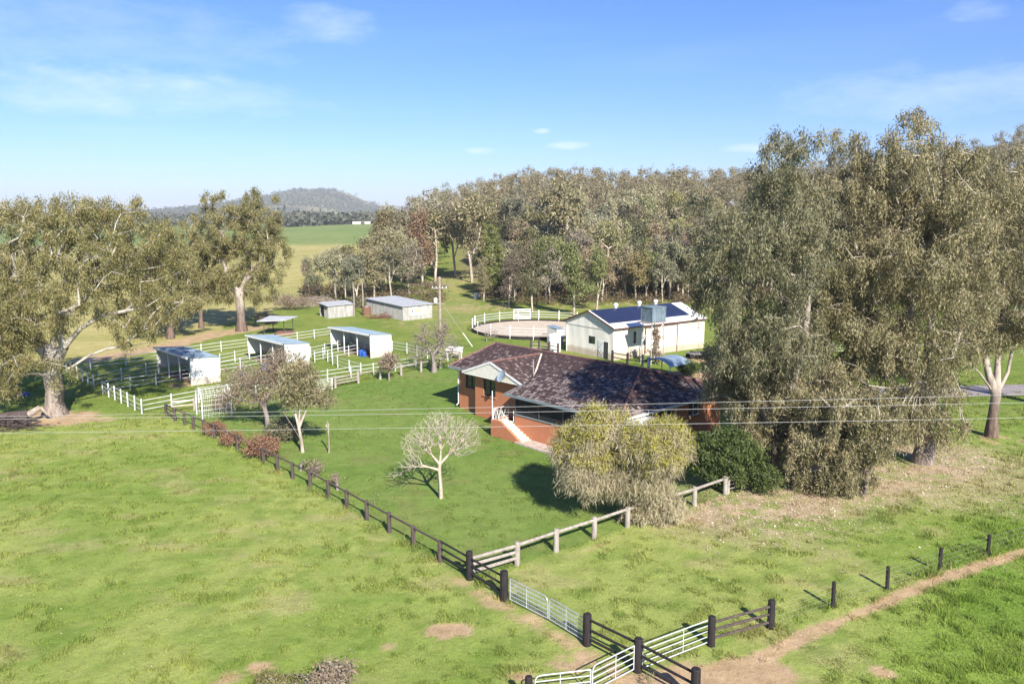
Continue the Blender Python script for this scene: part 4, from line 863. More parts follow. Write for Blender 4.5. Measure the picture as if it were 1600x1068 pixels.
fence('timber_fence', 'black three rail fence crossing between the metal gates in the foreground', gp((917, 1007), (996, 1048), (1086, 1098)), 1.32, .17, [.3, .7, 1.12], .055, TB, TB, hj=.02)
fence('timber_fence', 'black posted panel with weathered rails and a stay wire right of the gates', gp((1111, 1008), (1204, 981)), 1.25, .15, [.3, .65, .98], .055, TB, TD, hj=.02)
pp = gp((738, 903), (808, 882), (868.7, 861), (928.5, 841), (980, 823), (1032, 806), (1085, 790), (1133, 772))
fence('timber_fence', 'silver grey log fence in front of the house from dark corner to she-oak', pp, 1.18, .14, [1.02], .085, TG, TG, first=False, bays3=(0,), rails3=(.35, .68, 1.0))
fence('timber_gate', 'small weathered timber gate at the end of the log fence', gp((1137, 771), (1166, 763)), 1.1, .11, [.3, .55, .8, 1.0], .04, TG, TG, cat='gate')
pb = gp((524, 606), (560, 598.6), (594, 592.5), (627, 586), (658, 580.5), (688, 575), (718, 566))
fence('timber_fence', 'pale timber post and rail fence along the back of the lawn', pb, 1.2, .13, [1.0], .07, TG, TG, bays3=(0,), rails3=(.4, .7, 1.0))
t = fence('farm_gate', 'white bar gate at the left end of the back lawn fence', gp((497, 612), (519, 608)), 1.1, .045, [.2, .42, .62, .82, 1.02], .03, WP, WP, cat='gate')
fence('timber_fence', 'short cream rail panel between brown posts near the yard corner', gp((268, 645), (304, 641)), 1.15, .11, [.55, .95], .07, TG, M['cream_sheet'], first=False)
# white rail fences of the stable yards
def wfence(label, pts, sp=2.6, h=1.3, first=True, last=True, rails=(.35, .75, 1.15)):
    P_ = []
    for a, b in zip(pts, pts[1:]):
        q = [gnd(v) for v in ip(a, b, sp)]; P_ += q if not P_ else q[1:]
    return fence('rail_fence', label, P_, h, .045, list(rails), .025, M['rail_paint'], M['rail_paint'], rnd=False, first=first, last=last, hj=.035)
wfence('white rail fence facing the paddock at the corner of the nearest yard', gp((222, 646), (161, 615)), 1.9)
wfence('white rail fence in the shade behind the huge gum trunk', gp((147, 605), (105, 583)), 1.8)
wfence('long white rail fence between nearest yard and lawn', gp((224, 646), (311, 629), (400, 614), (512, 596), (584, 585), (650, 574)), 3.0, first=False)
wfence('white rail fence from the shaded corner to the nearest shelter', gp((148, 605), (229, 585), (250, 581)), 3.0, first=False)
wfence('white rail fence across the nearest yard in front of the shelter opening', gp((163, 614), (204, 608), (244.5, 602), (297, 594)), 3.0, first=False)
wfence('long white rail fence along the far side of the yards under the gums', gp((107, 583), (142, 577), (249, 564), (346, 549), (465, 533), (517, 525)), 3.2, first=False)
wfence('white rail fence between the nearest and middle shelters', gp((344, 582), (376, 577), (440, 566)), 2.8)
wfence('second white rail fence between the nearest and middle shelters', gp((344, 570), (390, 560)), 2.8)
wfence('white rail fence crossing in front of the right hand shelter opening', gp((486, 558), (548, 543)), 2.8)
wfence('second white rail fence across the right hand shelter opening', gp((492, 566), (570, 551)), 2.8)
wfence('white rail fence running down the lane beside the right hand shelter', gp((505, 560), (528, 574), (546, 580), (564, 585)), 2.2, rails=(.35, .75, 1.15))
wfence('white rail fence running right from the right hand shelter', gp((613, 548), (636, 552), (668, 560), (700, 566)), 2.6)
wfence('far white rail fence seen between the gums at the right edge', gp((1480, 492), (1560, 494), (1660, 497)), 3.4)
wfence('white rail fence glimpsed behind the great clump at the right', gp((1150, 545), (1300, 552), (1390, 556)), 3.4)
# wire fence at the lower right
pw = gp((1208, 981), (1301, 948), (1386, 920.5), (1467.5, 892), (1543.5, 868), (1617, 846))
fence('wire_fence', 'row of black posts strung with thin wire at the lower right', pw, 1.15, .085, [.25, .5, .75, 1.0], .0028, TB, M['wire'], rnd=True, first=False, wire=True, hj=.04)
def gate(label, a, b, h=1.1, bars=5, mat=None, stays=(.5,), mesh=False, curve='b', group=None):
    mat = mat or M['white_pipe']; a = gnd(a); b = gnd(b); L = (b-a).length; rz = math.atan2(b.y-a.y, b.x-a.x); t = thing('metal_gate', a, rz, label, 'gate', group)
    r = .024; z0 = .14; cr = .22
    def arc(x, s): return [(x+s*(-cr+cr*math.sin(k)), 0, h-cr+cr*math.cos(k)) for k in (0, .4, .8, 1.2, 1.57)]
    top = [(0, 0, z0)]+([(0, 0, h)] if curve == 'b' else arc(0, -1)[::-1])+(arc(L, 1) if curve in 'ba' and curve == 'b' else [(L, 0, h)])+[(L, 0, z0), (0, 0, z0)]
    MB().path(top, r, 8).build('frame', mat, t)
    for i in range(1, bars-1):
        z = z0+(h-z0)*i/(bars-1); MB().tube((0, 0, z), (L, 0, z), r*.8, None, 8).build('bar', mat, t)
    for s in stays: MB().tube((L*s, 0, z0), (L*s, 0, h), r*.8, None, 8).build('stay', mat, t)
    if mesh:
        mb = MB(); x = .12
        while x < L: mb.tube((x, 0, z0), (x, 0, h-.02), .0035, None, 4); x += .15
        z = z0+.1
        while z < h: mb.tube((0, 0, z), (L, 0, z), .0035, None, 4); z += .1
        mb.build('mesh', M['galv'], t)
    return t
g0, g1, g2 = G(797, 940), G(856.5, 970), G(912, 1004)
gate('left leaf of the meshed galvanised double gate', g0, g1+Vector((-.03, .03, 0)), 1.08, 6, M['galv'], (.45,), True)
gate('right leaf of the meshed galvanised double gate', g1+Vector((.03, -.03, 0)), g2, 1.08, 6, M['galv'], (.5,), True, 'a')
gate('white five bar gate leading right from the black corner post', G(1107, 1007), G(1003, 1049), 1.08, 5, None, (.4,))
ga = G(990, 1050); gb = G(926, 1041, 1.08); gate('white five bar gate swinging down left from the corner post', ga, gb, 1.08, 5, None, (.45,))
gc = G(923, 1046, 1.05); gd = G(836, 1056, 1.05); gate('lowest white gate cut by the bottom edge', gc, gd, 1.05, 5, None, (.55,))
p = G(826, 1058, 1.15); fence('gate_post', 'black timber post beside the lowest white gate', [gnd(p), gnd(p+Vector((.3, -3.0, 0)))], 1.2, .13, [], .05, TB, TB, last=False, cat='post')
# bits of the black cross fence shadow are real; stay wire on the black panel
# round yard
cy_ = G(838, 515.5); ry = thing('round_yard', cy_, 0, 'circular white railed horse yard with pale sand floor behind the house', 'round yard'); RR = 9.3
MB().lathe([(RR-.1, .0), (RR-.1, .16)], 72).build('sand_floor', M['sand'], ry)
mb = MB(); n = 96
for i in range(n):
    a0, a1 = 2*math.pi*i/n, 2*math.pi*(i+1)/n
    f = lambda r, a, z: (r*math.cos(a), r*math.sin(a), z)
    mb.hexa([f(RR-.06, a0, -.1), f(RR+.06, a0, -.1), f(RR+.06, a1, -.1), f(RR-.06, a1, -.1), f(RR-.06, a0, .42), f(RR+.06, a0, .42), f(RR+.06, a1, .42), f(RR-.06, a1, .42)])
mb.build('kerb', TB, ry)
NP = 18
for i in range(NP):
    a = 2*math.pi*(i+.3)/NP; c, s = math.cos(a)*RR, math.sin(a)*RR; MB().beam((c, s, -.1), (c, s, 1.85), .12, .12).build('post', WP, ry)
for z in (.78, 1.15, 1.55):
    mb = MB()
    for i in range(n):
        a0, a1 = 2*math.pi*i/n, 2*math.pi*(i+1)/n; mb.hexa([f(RR+.065, a0, z-.03), f(RR+.10, a0, z-.03), f(RR+.10, a1, z-.03), f(RR+.065, a1, z-.03), f(RR+.065, a0, z+.03), f(RR+.10, a0, z+.03), f(RR+.10, a1, z+.03), f(RR+.065, a1, z+.03)])
    mb.build('rail', M['rail_paint'], ry)
mb = MB(); ag = 1.78
for k in (-1, 1): 
    c, s = math.cos(ag+k*.14)*(RR+.2), math.sin(ag+k*.14)*(RR+.2); mb.beam((c, s, .2), (c, s, 2.05), .1, .1)
for z in (.5, .85, 1.2, 1.6, 1.95):
    mb.beam((math.cos(ag-.14)*(RR+.2), math.sin(ag-.14)*(RR+.2), z), (math.cos(ag+.14)*(RR+.2), math.sin(ag+.14)*(RR+.2), z), .06, .14)
mb.build('gate', WP, ry)

# ------------------------------------------------------------------ stable shelters
AY = R(133.3)
def shelter():
    t = thing('stable_shelter', G(579, 560), AY, 'white walled stable shelter with blue grey skillion roof, right hand of three', 'shelter', 'stable shelters'); L, W, h0, h1 = 8.8, 3.0, 2.85, 2.55
    # local x runs along the long open side, local -y is the back
    B = -W
    mb = MB(); mb.corr((0, B), (0, 0), .02, lambda d: h1+(h0-h1)*d/W-.06, .2, -.03); mb.corr((.02, 0), (.02, B), .02, lambda d: h0-(h0-h1)*d/W-.06, .2, 0); mb.build('end_wall', M['white_sheet'], t)
    mb = MB(); mb.corr((L-2.6, B), (.0, B), .4, lambda d: h1-.08, .2, .03, ops=((2.6+1.2, 5.6, .0, 0),)) if False else mb.corr((L, B), (2.3, B), .05, lambda d: h1-.08, .2, .03); mb.build('back_wall', M['pale_sheet'], t)
    mb = MB(); mb.corr((L, 0), (L, B), .6, lambda d: h0-(h0-h1)*d/W-.06, .2, .03); mb.corr((L-.02, B), (L-.02, 0), .6, lambda d: h1+(h0-h1)*d/W-.06, .2, 0); mb.build('end_wall', M['white_sheet'], t)
    mb = MB(); x = -.1; k = 0
    xs = np.arange(-.1, L+.11, .2)
    for a, b in zip(xs, xs[1:]):
        mb.hexa([(a, .25, h0), (b, .25, h0), (b, B-.15, h1-.02), (a, B-.15, h1-.02)][::-1]+[(a, .25, h0+.03), (b, .25, h0+.03), (b, B-.15, h1+.01), (a, B-.15, h1+.01)][::-1])
        mb.beam((a, .25, h0+.04), (a, B-.15, h1+.02), .035, .03)
    mb.build('roof', M['zinc'], t)
    MB().box(-.1, L+.1, .255, .30, h0-.14, h0+.06).build('fascia', M['white_paint'], t)
    for x in (2.9, 5.8, L-.05, .05): MB().box(x-.05, x+.05, -.12, -.02, 0, h0-.02).build('post', M['white_paint'], t)
    for z in (.45, .85, 1.2): MB().box(2.95, L-.1, B+.08, B+.13, z, z+.08).build('rail', M['white_paint'], t)
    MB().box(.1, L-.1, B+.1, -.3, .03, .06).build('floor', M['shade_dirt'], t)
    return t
M['shade_dirt'] = simple('stable_dirt_painted_shade', (.20, .14, .10), (.12, .08, .06), 2, .95)  # shelter floor dirt coloured darker, painting in the shade under the roof
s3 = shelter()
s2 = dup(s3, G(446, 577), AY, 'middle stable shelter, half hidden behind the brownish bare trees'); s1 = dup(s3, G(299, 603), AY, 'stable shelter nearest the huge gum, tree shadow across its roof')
# drums and troughs
def drum(px, py, lab, h=.75, r=.32, name='plastic_drum', mat='blue_plastic', cat='drum', group=None):
    t = thing(name, G(px, py), 0, lab, cat, group); MB().lathe([(r*.92, 0), (r, .06), (r, h*.33), (r*1.03, h*.35), (r, h*.37), (r, h*.66), (r*1.03, h*.68), (r, h*.7), (r, h-.04), (r*.94, h)], 20).build('body', M[mat], t); MB().lathe([(r*.9, h+.002), (r*.9, h+.02)], 20).build('lid', M[mat], t); return t
drum(564.5, 556, 'left blue drum under the edge of the right hand shelter'); drum(569, 557, 'right blue drum under the edge of the right hand shelter', .6, .28)
drum(577, 541, 'blue drum behind the end wall of the right hand shelter'); drum(414, 578, 'blue drum in the middle yard behind the brownish tree')
def trough(px, py, lab, L, W, h, mat, rz=0):
    t = thing('water_trough', G(px, py), rz, lab, 'trough'); mb = MB(); mb.box(-L/2, L/2, -W/2, -W/2+.05, 0, h).box(-L/2, L/2, W/2-.05, W/2, 0, h).box(-L/2, -L/2+.05, -W/2+.05, W/2-.05, 0, h).box(L/2-.05, L/2, -W/2+.05, W/2-.05, 0, h).box(-L/2+.05, L/2-.05, -W/2+.05, W/2-.05, .02, h*.3); mb.build('basin', mat, t)
    MB().box(-L/2+.05, L/2-.05, -W/2+.05, W/2-.05, h*.3+.004, h*.75).build('water', M['glass'], t); return t
trough(380, 588, 'low grey water trough in the yard beside the nearest shelter', 1.6, .6, .35, M['dull_zinc'], AY)
trough(37, 618, 'blue tub lying in the shade left of the huge gum trunk', .8, .5, .3, M['blue_plastic'])
# flat roofed open shelter
t = thing('open_shelter', G(415, 524), 0, 'low open shelter with flat tin roof on dark posts behind the yards', 'shelter'); a0 = G(415, 524)
Q = [gnd(G(413, 525)), gnd(G(444, 523)), gnd(G(458, 519)), gnd(G(427, 518))]
for q in Q: MB().tube(q, q+Vector((0, 0, 2.05)), .07, .06, 8).build('post', TD, t, True)
c_ = [at(408, 501.5, a0.y-.5), at(450, 502, a0.y+.5), at(463, 499, a0.y+5), at(424, 498.5, a0.y+5)]
mb = MB(); zz = 2.15; pts4 = [(Q[0].x-.8, Q[0].y-.5, zz), (Q[1].x+.4, Q[1].y-.6, zz), (Q[2].x+.6, Q[2].y+.6, zz+.1), (Q[3].x-.6, Q[3].y+.6, zz+.1)]; mb.slab(pts4, .08); mb.build('roof', M['dull_zinc'], t, True)
mb = MB(); mb.lathe([(1.5, 0), (1.1, .35), (.3, .5)], 14, (Q[0].x+2.2, Q[0].y+2, 0)); tag(mb.build('dirt_heap', M['rust'], None), 'dark heap under the low open shelter', 'heap')

# ------------------------------------------------------------------ old sheds
def oldshed(name, lab, c0, c1, c2, h0, h1, wall, roof, opening=None):
    """c0 near corner, c1 right corner, c2 left/back corner; skillion roof"""
    t = thing(name, c0, 0, lab, 'shed'); c3 = c1+(c2-c0); P4 = [Vector((p.x, p.y)) for p in (c0, c1, c3, c2)]; hs = [h0, h0, h1, h1]
    names = ['front_wall', 'end_wall', 'back_wall', 'side_wall']
    for i in range(4):
        a, b = P4[i], P4[(i+1)%4]; ha, hb = hs[i], hs[(i+1)%4]; L = (b-a).length; ops = []
        if opening and opening[0] == i: ops = [opening[1:]]
        mb = MB(); mb.corr(a, b, 0, lambda d, ha=ha, hb=hb, L=L: ha+(hb-ha)*d/L, .25, .035, ops); mb.build('wall', wall, t, True)
    u_ = (P4[1]-P4[0]).normalized()*.25; v_ = (P4[3]-P4[0]).normalized()*.25
    R4 = [P4[0]-u_-v_, P4[1]+u_-v_, P4[2]+u_+v_, P4[3]-u_+v_]
    MB().slab([(R4[i].x, R4[i].y, hs[i]+.07) for i in range(4)], .06).build('roof', roof, t, True)
    mb = MB()
    for k in range(1, 9):
        q = R4[0].lerp(R4[1], k/9); r_ = R4[3].lerp(R4[2], k/9); mb.beam((q.x, q.y, h0+.09), (r_.x, r_.y, h1+.09), .05, .03)
    mb.build('roof_rib', roof, t, True); return t
c0, c1 = gnd(G(630, 501)), gnd(G(675.5, 496)); dv = (c1-c0); pv = Vector((-dv.y, dv.x, 0)).normalized()
c2 = gnd(G(573, 489))
t = oldshed('machinery_shed', 'grey corrugated shed with a faded sign on its end wall behind the yards', c0, c1, c2, 2.25, 2.5, M['old_iron'], M['dull_zinc'])
dn = dv.normalized(); nn_ = Vector((dn.y, -dn.x, 0)); q0 = c0+dv*.24+nn_*.06; q1 = c0+dv*.72+nn_*.06
sg = thing('sign_board', (q0+q1)/2+Vector((0,0,.7)), math.atan2(dv.y, dv.x), 'white sign with green and yellow emblem fixed to the grey shed', 'sign'); Ls = (q1-q0).length
MB().box(-Ls/2, Ls/2, -.03, 0, 0, 1.15).build('board', WP, sg)
MB().box(-Ls*.18, Ls*.26, -.04, -.032, .5, 1.0).build('emblem', simple('faded_lime_paint', (.52, .56, .2), (.45, .5, .3), 3), sg)
mb = MB(); mb.quad((-Ls*.42, -.036, .75), (-Ls*.36, -.036, .45), (-.30*Ls, -.036, .45), (-.33*Ls, -.036, .85)); mb.quad((-Ls*.24, -.036, .85), (-Ls*.19, -.036, .4), (-.14*Ls, -.036, .85)); mb.build('mark', M['steel_dark'], sg)
MB().quad((.30*Ls, -.036, .8), (.34*Ls, -.036, .45), (.38*Ls, -.036, .85)).build('mark', M['steel_dark'], sg)
k0, k1 = gnd(G(513, 497.5)), gnd(G(553, 493.5)); k2 = gnd(G(498.5, 495.2))
kd = (k1-k0); kn = Vector((-kd.y, kd.x, 0)).normalized()*3.2; 
oldshed('tin_hut', 'small whitish tin hut with a dark doorway left of the grey shed', k0, k1, k0+(k2-k0).normalized()*3.0+Vector((0,1.2,0)), 2.0, 2.2, M['old_iron'], M['dull_zinc'], (3, .5, 2.2, 0, 1.9))
mb = MB(); mb.lathe([(.75, 0), (.75, 1.35), (.68, 1.42)], 18); t = thing('rusty_tank', G(573, 492), 0, 'squat rusty round tank between the tin hut and grey shed', 'tank'); mb.build('tank', M['rust'], t); MB().lathe([(.3, 1.425), (.3, 1.48)], 12).build('lid', M['dull_zinc'], t)
for (px, py, tp, lab) in ((567, 491, 437, 'bare pole beside the rusty tank'), (553, 494, 440, 'pale dead pole at the right end of the tin hut')):
    p = G(px, py); h = at(px, tp, p.y).z; t = thing('timber_pole', p, 0, lab, 'pole'); MB().tube((0,0,-.3), (.1, 0, h*.5), .13, .11, 10).tube((.1, 0, h*.5), (0, 0, h), .11, .08, 10).build('shaft', M['timber_pale'], t)
def pile(px, py, lab, n, rx, ry_, rz_, ln, mat='timber_pale', name='brush_pile'):
    b = G(px, py); mb = MB()
    for i in range(n):
        c = Vector((rng.normal(0, rx*.45), rng.normal(0, ry_*.45), 0)); c.z = max(.06, rz_*math.exp(-(c.x/rx)**2-(c.y/ry_)**2)*rng.random()); d = Vector((rng.normal(0, 1), rng.normal(0, .8), rng.normal(0, .22))).normalized()*ln*rng.uniform(.3, 1)
        q = c+d; q.z = max(.05, q.z); mb.tube(c-d*.5+Vector((0,0,max(0, d.z*.5))), q, .05*rng.uniform(.4, 1.2), .02, 5)
    o = mb.build(name, M[mat], None); o.location = b; tag(o, lab, 'brush pile')
pile(497, 478, 'heap of dead branches behind the tin hut', 170, 5.5, 3, 1.8, 3.2)
pile(597, 497, 'reddish heap of scrap timber against the grey shed', 60, 2.6, 1, .8, 2, 'rust')
pile(640, 458, 'low scatter of dead branches at the edge of the green lane', 60, 5, 2.5, .6, 2.5)
pile(668, 502 if False else 447, 'dead branches lying under the trees left of the lane', 60, 5, 3, .6, 3)
# hollow log by the big gum
b = G(32, 660); t = thing('hollow_log', b, R(20), 'dark hollow log lying left of the huge gum', 'log')
MB().path([(-3, 0, .45), (-1.2, .1, .5), (.6, 0, .6)], .42, 10).build('log', TD, t, sm=True); MB().tube((.6, 0, .6), (1.5, .1, 1.15), .3, .2, 10).tube((1.5, .1, 1.15), (2.0, 0, .5), .16, .08, 8).build('limb', M['timber_pale'], t)
pile(18, 668, 'dead twigs heaped on the hollow log at the left edge', 120, 2.6, 1, .9, 1.6, 'timber_dark')

# ------------------------------------------------------------------ brick house (local x = s along the front, y = t to the back)
HA = Vector((-4.6, 70.2, 0)); HR = R(-47)
house = thing('brick_house', HA, HR, 'long red brick house with lichened maroon tile roof and front stairs', 'house')
BR = M['brick']
def wall(name, axis_, c, a0, a1, z0, z1, ops, mat, th=.22, side=1):
    """wall plane at axis_ (0: x=c, 1: y=c); openings (a0,a1,z0,z1); thickness goes to +side"""
    xs = sorted({a0, a1, *[q for o in ops for q in o[:2]]}); mb = MB(); lo, hi = sorted((c, c+th*side))
    for i in range(len(xs)-1):
        m_ = (xs[i]+xs[i+1])/2; segs = [(z0, z1)]
        for o in ops:
            if o[0] < m_ < o[1]: segs = [(s0, min(s1, o[2])) for s0, s1 in segs if s0 < o[2]]+[(max(s0, o[3]), s1) for s0, s1 in segs if s1 > o[3]]
        for s0, s1 in segs:
            if axis_ == 1: mb.box(xs[i], xs[i+1], lo, hi, s0, s1)
            else: mb.box(lo, hi, xs[i], xs[i+1], s0, s1)
    return mb.build(name, mat, house)
def window(x0, x1, z0, z1, y, nm=2, mat=None, ax=1):
    fr = MB(); f = .06
    def B(a, b, c, d, y0, y1):
        fr.box(a, b, y0, y1, c, d) if ax == 1 else fr.box(y0, y1, a, b, c, d)
    y0, y1 = (y+.06, y+.12) if ax == 1 else (y-.12, y-.06)
    B(x0, x1, z0, z0+f, y0, y1); B(x0, x1, z1-f, z1, y0, y1); B(x0, x0+f, z0+f, z1-f, y0, y1); B(x1-f, x1, z0+f, z1-f, y0, y1)
    for i in range(1, nm): xm = x0+(x1-x0)*i/nm; B(xm-.025, xm+.025, z0+f, z1-f, y0, y1)
    zm = (z0+z1)/2; B(x0+f, x1-f, zm-.02, zm+.02, y0+.005, y1-.005)
    o = fr.build('window', mat or M['steel_dark'], house); g_ = MB()
    if ax == 1: g_.box(x0, x1, y+.13, y+.15, z0, z1)
    else: g_.box(y-.15, y-.13, x0, x1, z0, z1)
    g_.build('pane', M['glass'], o)
    s_ = MB(); (s_.box(x0-.1, x1+.1, y-.08, y+.05, z0-.09, z0-.005) if ax == 1 else s_.box(y-.05, y+.08, x0-.1, x1+.1, z0-.09, z0-.005)); s_.build('sill', BR, o)
WH = 3.72
wall('wall', 1, 0, 0, 2.95, 0, WH, [(.85, 2.25, 2.0, 3.15)], BR); window(.85, 2.25, 2.0, 3.15, 0)
wall('wall', 1, -.7, 2.95, 8.9, 0, WH-.12, [(4.0, 5.5, 1.95, 3.3), (7.9, 8.7, 2.3, 3.3)], BR); window(4.0, 5.5, 1.95, 3.3, -.7, 2); window(7.9, 8.7, 2.3, 3.3, -.7, 1)
wall('wall', 0, 2.95, -.478, 0, 0, WH-.12, [], BR, .22, 1); wall('wall', 0, 8.9, -.478, 3, 0, WH-.12, [], BR, .22, -1)
wall('wall', 0, 0, .222, 9.8, 0, WH, [], BR, .22, 1)
MB().quad((0, -.4, WH+.0), (.0, 4.9, 5.08), (0, 10.2, WH-.1)).build('gable_end', BR, house)
wall('wall', 1, 1.0, 8.9, 19.8, 0, WH, [(10.5, 12.5, 1.25, 3.2), (14, 16.4, 2.0, 3.2)], BR); window(10.5, 12.5, 1.25, 3.2, 1.0, 3); window(14, 16.4, 2.0, 3.2, 1.0, 3)
wall('wall', 0, 20, -2.8, 9.9, 0, 3.32, [(2.0, 3.6, 1.9, 3.0), (5.6, 7.0, 1.9, 3.0)], BR, .22, -1); window(2.0, 3.6, 1.9, 3.0, 20, 2, WP, 0); window(5.6, 7.0, 1.9, 3.0, 20, 2, WP, 0)
wall('wall', 1, 9.8, .222, 19.78, 0, 3.5, [], BR, .2, -1)
# verandah: floor, brick front, dark interior behind insect screens
MB().box(8.95, 19.75, -2.75, .95, 1.0, 1.15).build('verandah_floor', M['concrete'], house)
wall('verandah_wall', 1, -2.8, 10.05, 19.78, 0, 1.72, [], BR)
wall('verandah_wall', 0, 8.95, -1.95, -.72, 0, 1.15, [], BR)
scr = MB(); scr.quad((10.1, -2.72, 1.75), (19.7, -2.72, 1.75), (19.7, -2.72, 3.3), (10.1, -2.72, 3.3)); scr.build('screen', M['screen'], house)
for x in (10.1, 12.6, 15.1, 17.6, 19.7): MB().box(x-.05, x+.05, -2.79, -2.73, 1.725, 3.3).build('post', M['steel_dark'], house)
MB().box(9.95, 19.9, -2.86, -2.58, 1.722, 1.78).build('coping', M['gutter'], house)
# stairs with brick flank, landing, white balustrade
mb = MB(); s0, s1, s2 = 8.6, 9.75, 11.75; hl = 1.15
mb.hexa([(s0, -3.95, -.1), (s1, -3.95, -.1), (s1, -3.73, -.1), (s0, -3.73, -.1), (s0, -3.95, hl+.12), (s1, -3.95, hl+.12), (s1, -3.73, hl+.12), (s0, -3.73, hl+.12)])
mb.hexa([(s1, -3.95, -.1), (s2, -3.95, -.1), (s2, -3.73, -.1), (s1, -3.73, -.1), (s1, -3.95, hl+.12), (s2, -3.95, .15), (s2, -3.73, .15), (s1, -3.73, hl+.12)]); mb.box(s0, s0+.2, -3.725, -2.0, -.1, hl+.1); mb.build('stair_wall', BR, house)
stair = MB(); stair.box(s0+.2, s1, -3.725, -2.0, 0, hl); stair.build('landing', M['concrete'], house)
nst = 7
for k in range(nst):
    x0 = s1+.002+(s2-s1+.15)*k/nst; z = hl*(1-(k+1)/(nst+1)); MB().box(x0, s1+(s2-s1+.15)*(k+1)/nst, -3.725, -2.82, -.05, z).build('step', M['concrete'], house)
M['step_stone'] = simple('sunbleached_render', (.70, .62, .50), (.55, .46, .36), 6, .85)
for o in house.children:
    if o.name.split('.')[0] in ('step', 'landing'): o.data.materials[0] = M['step_stone']
def rails_zig(p0, p1, h, k):
    mb = MB(); p0 = Vector(p0); p1 = Vector(p1); U = Vector((0,0,1)); mb.tube(p0+U*h, p1+U*h, .022, None, 6).tube(p0, p0+U*h, .025, None, 6).tube(p1, p1+U*h, .025, None, 6).tube(p0+U*.08, p1+U*.08, .016, None, 6)
    for i in range(k):
        a = p0.lerp(p1, i/k); b = p0.lerp(p1, (i+.5)/k); c = p0.lerp(p1, (i+1)/k); mb.tube(a+U*.08, b+U*h, .014, None, 5).tube(b+U*h, c+U*.08, .014, None, 5)
    mb.build('balustrade', WP, house)
rails_zig((s0+.12, -3.84, hl+.12), (s1, -3.84, hl+.12), .85, 3); rails_zig((s0+.12, -3.8, hl+.12), (s0+.12, -2.2, hl+.12), .85, 3); rails_zig((s1, -3.84, hl+.1), (s1+.65, -3.84, hl-.25), .75, 2); rails_zig((s1+.15, -2.78, hl), (s1+.16, -2.0, hl), .8, 2)
MB().tube((s0+.05, -3.84, 0.9), (s0+.05, -3.84, 3.5), .035, None, 8).build('post', WP, house)
MB().slab([(11.4, -4.1, .12), (16.5, -4.3, .12), (16.5, -2.85, .12), (11.4, -2.85, .12)], .12).build('path_slab', M['concrete'], house)
# roof
zr, trr = 5.15, 4.9; TA, TBm = M['tiles'], M['tiles_side']
roof = MB(); roof.slab([(-.75, -.55, 3.72), (9.35, -.55, 3.72), (9.35, trr, zr), (-.75, trr, zr)], .1)
roof.slab([(9.351, -3.2, 3.33), (20.6, -3.2, 3.33), (16.1, trr, zr+.003), (9.351, trr, zr+.003)], .1)
roof.slab([(-.75, trr+.001, zr), (16.1, trr+.001, zr), (20.6, 10.5, 3.5), (-.75, 10.5, 3.5)], .1); ro = roof.build('roof', TA, house)
MB().slab([(16.102, trr, zr+.001), (20.602, -3.2, 3.331), (20.602, 10.5, 3.501)], .1).build('roof_hip', TBm, house)
gs = 5.55; zg = 5.0; zgl = 3.72
mb = MB(); tb = trr-(zr-zg)/((zr-3.72)/(trr+.55))
mb.slab([(2.05, -1.3, zgl), (gs, -1.3, zg), (gs, tb+.1, zg), (2.05, -.5, zgl)], .09); mb.slab([(gs+.001, -1.3, zg), (9.2, -1.3, zgl), (9.2, -.0, zgl+.02), (gs+.001, tb+.1, zg)], .09); mb.build('gable_roof', TBm, house)
rid = MB()
for a, b in (((-.78, trr, zr+.03), (16.1, trr, zr+.03)), ((gs, -1.33, zg+.03), (gs, tb, zg+.03)), ((16.1, trr, zr+.03), (20.6, -3.2, 3.36)), ((16.1, trr, zr+.03), (20.6, 10.5, 3.53)), ((-.75, -.55, 3.75), (-.75, trr, zr+.02))): rid.tube(a, b, .09, None, 8)
rid.build('ridge_capping', M['ridge'] if 'ridge' in M else TA, house)
MB().beam((gs+.2, tb+.05, zg+.05), (9.25, -.1, zgl+.07), .13, .05).build('valley_flashing', M['step_stone'], house)
# gable face of painted boards, bargeboards, fascias and gutters
mb = MB(); nb_ = 7
for k in range(nb_):
    z0 = 3.6+(zg-.12-3.6)*k/nb_; z1 = 3.6+(zg-.12-3.6)*(k+1)/nb_; f0 = 1-(z0-3.6)/(zg-.08-3.6); f1 = 1-(z1-3.6)/(zg-.08-3.6); w0 = 3.42*f0; w1 = 3.42*f1
    mb.hexa([(gs-w0, -1.32, z0), (gs+w0, -1.32, z0), (gs+w0, -1.24, z0), (gs-w0, -1.24, z0), (gs-w1, -1.285, z1), (gs+w1, -1.285, z1), (gs+w1, -1.24, z1), (gs-w1, -1.24, z1)])
mb.build('gable_boards', M['cream_board'] if 'cream_board' in M else M['fascia'], house)
MB().beam((2.0, -1.34, zgl-.03), (gs+.03, -1.34, zg-.02), .05, .17).beam((gs-.03, -1.345, zg-.02), (9.25, -1.345, zgl-.03), .05, .17).build('bargeboard', WP, house)
MB().box(2.2, 9.0, -1.28, -.72, 3.55, 3.598).build('soffit', M['fascia'], house)
MB().box(-.75, 2.0, -.62, -.56, 3.56, 3.72).build('gutter', M['gutter'], house); MB().box(9.36, 20.6, -3.29, -3.21, 3.16, 3.34).build('gutter', M['gutter'], house)
MB().beam((9.33, -.6, 3.82), (9.33, -3.25, 3.24), .05, .18).build('bargeboard', M['gutter'], house)
MB().beam((-.8, -.6, 3.66), (-.8, trr, zr-.06), .05, .18).beam((-.8, trr, zr-.06), (-.8, 10.5, 3.42), .05, .18).build('bargeboard', M['fascia'], house)
MB().box(-.7, 2.0, -.5, -.02, 3.54, 3.558).build('soffit', M['fascia'], house)
MB().box(20.62, 20.7, -3.2, 10.5, 3.2, 3.36).build('gutter', M['fascia'], house)
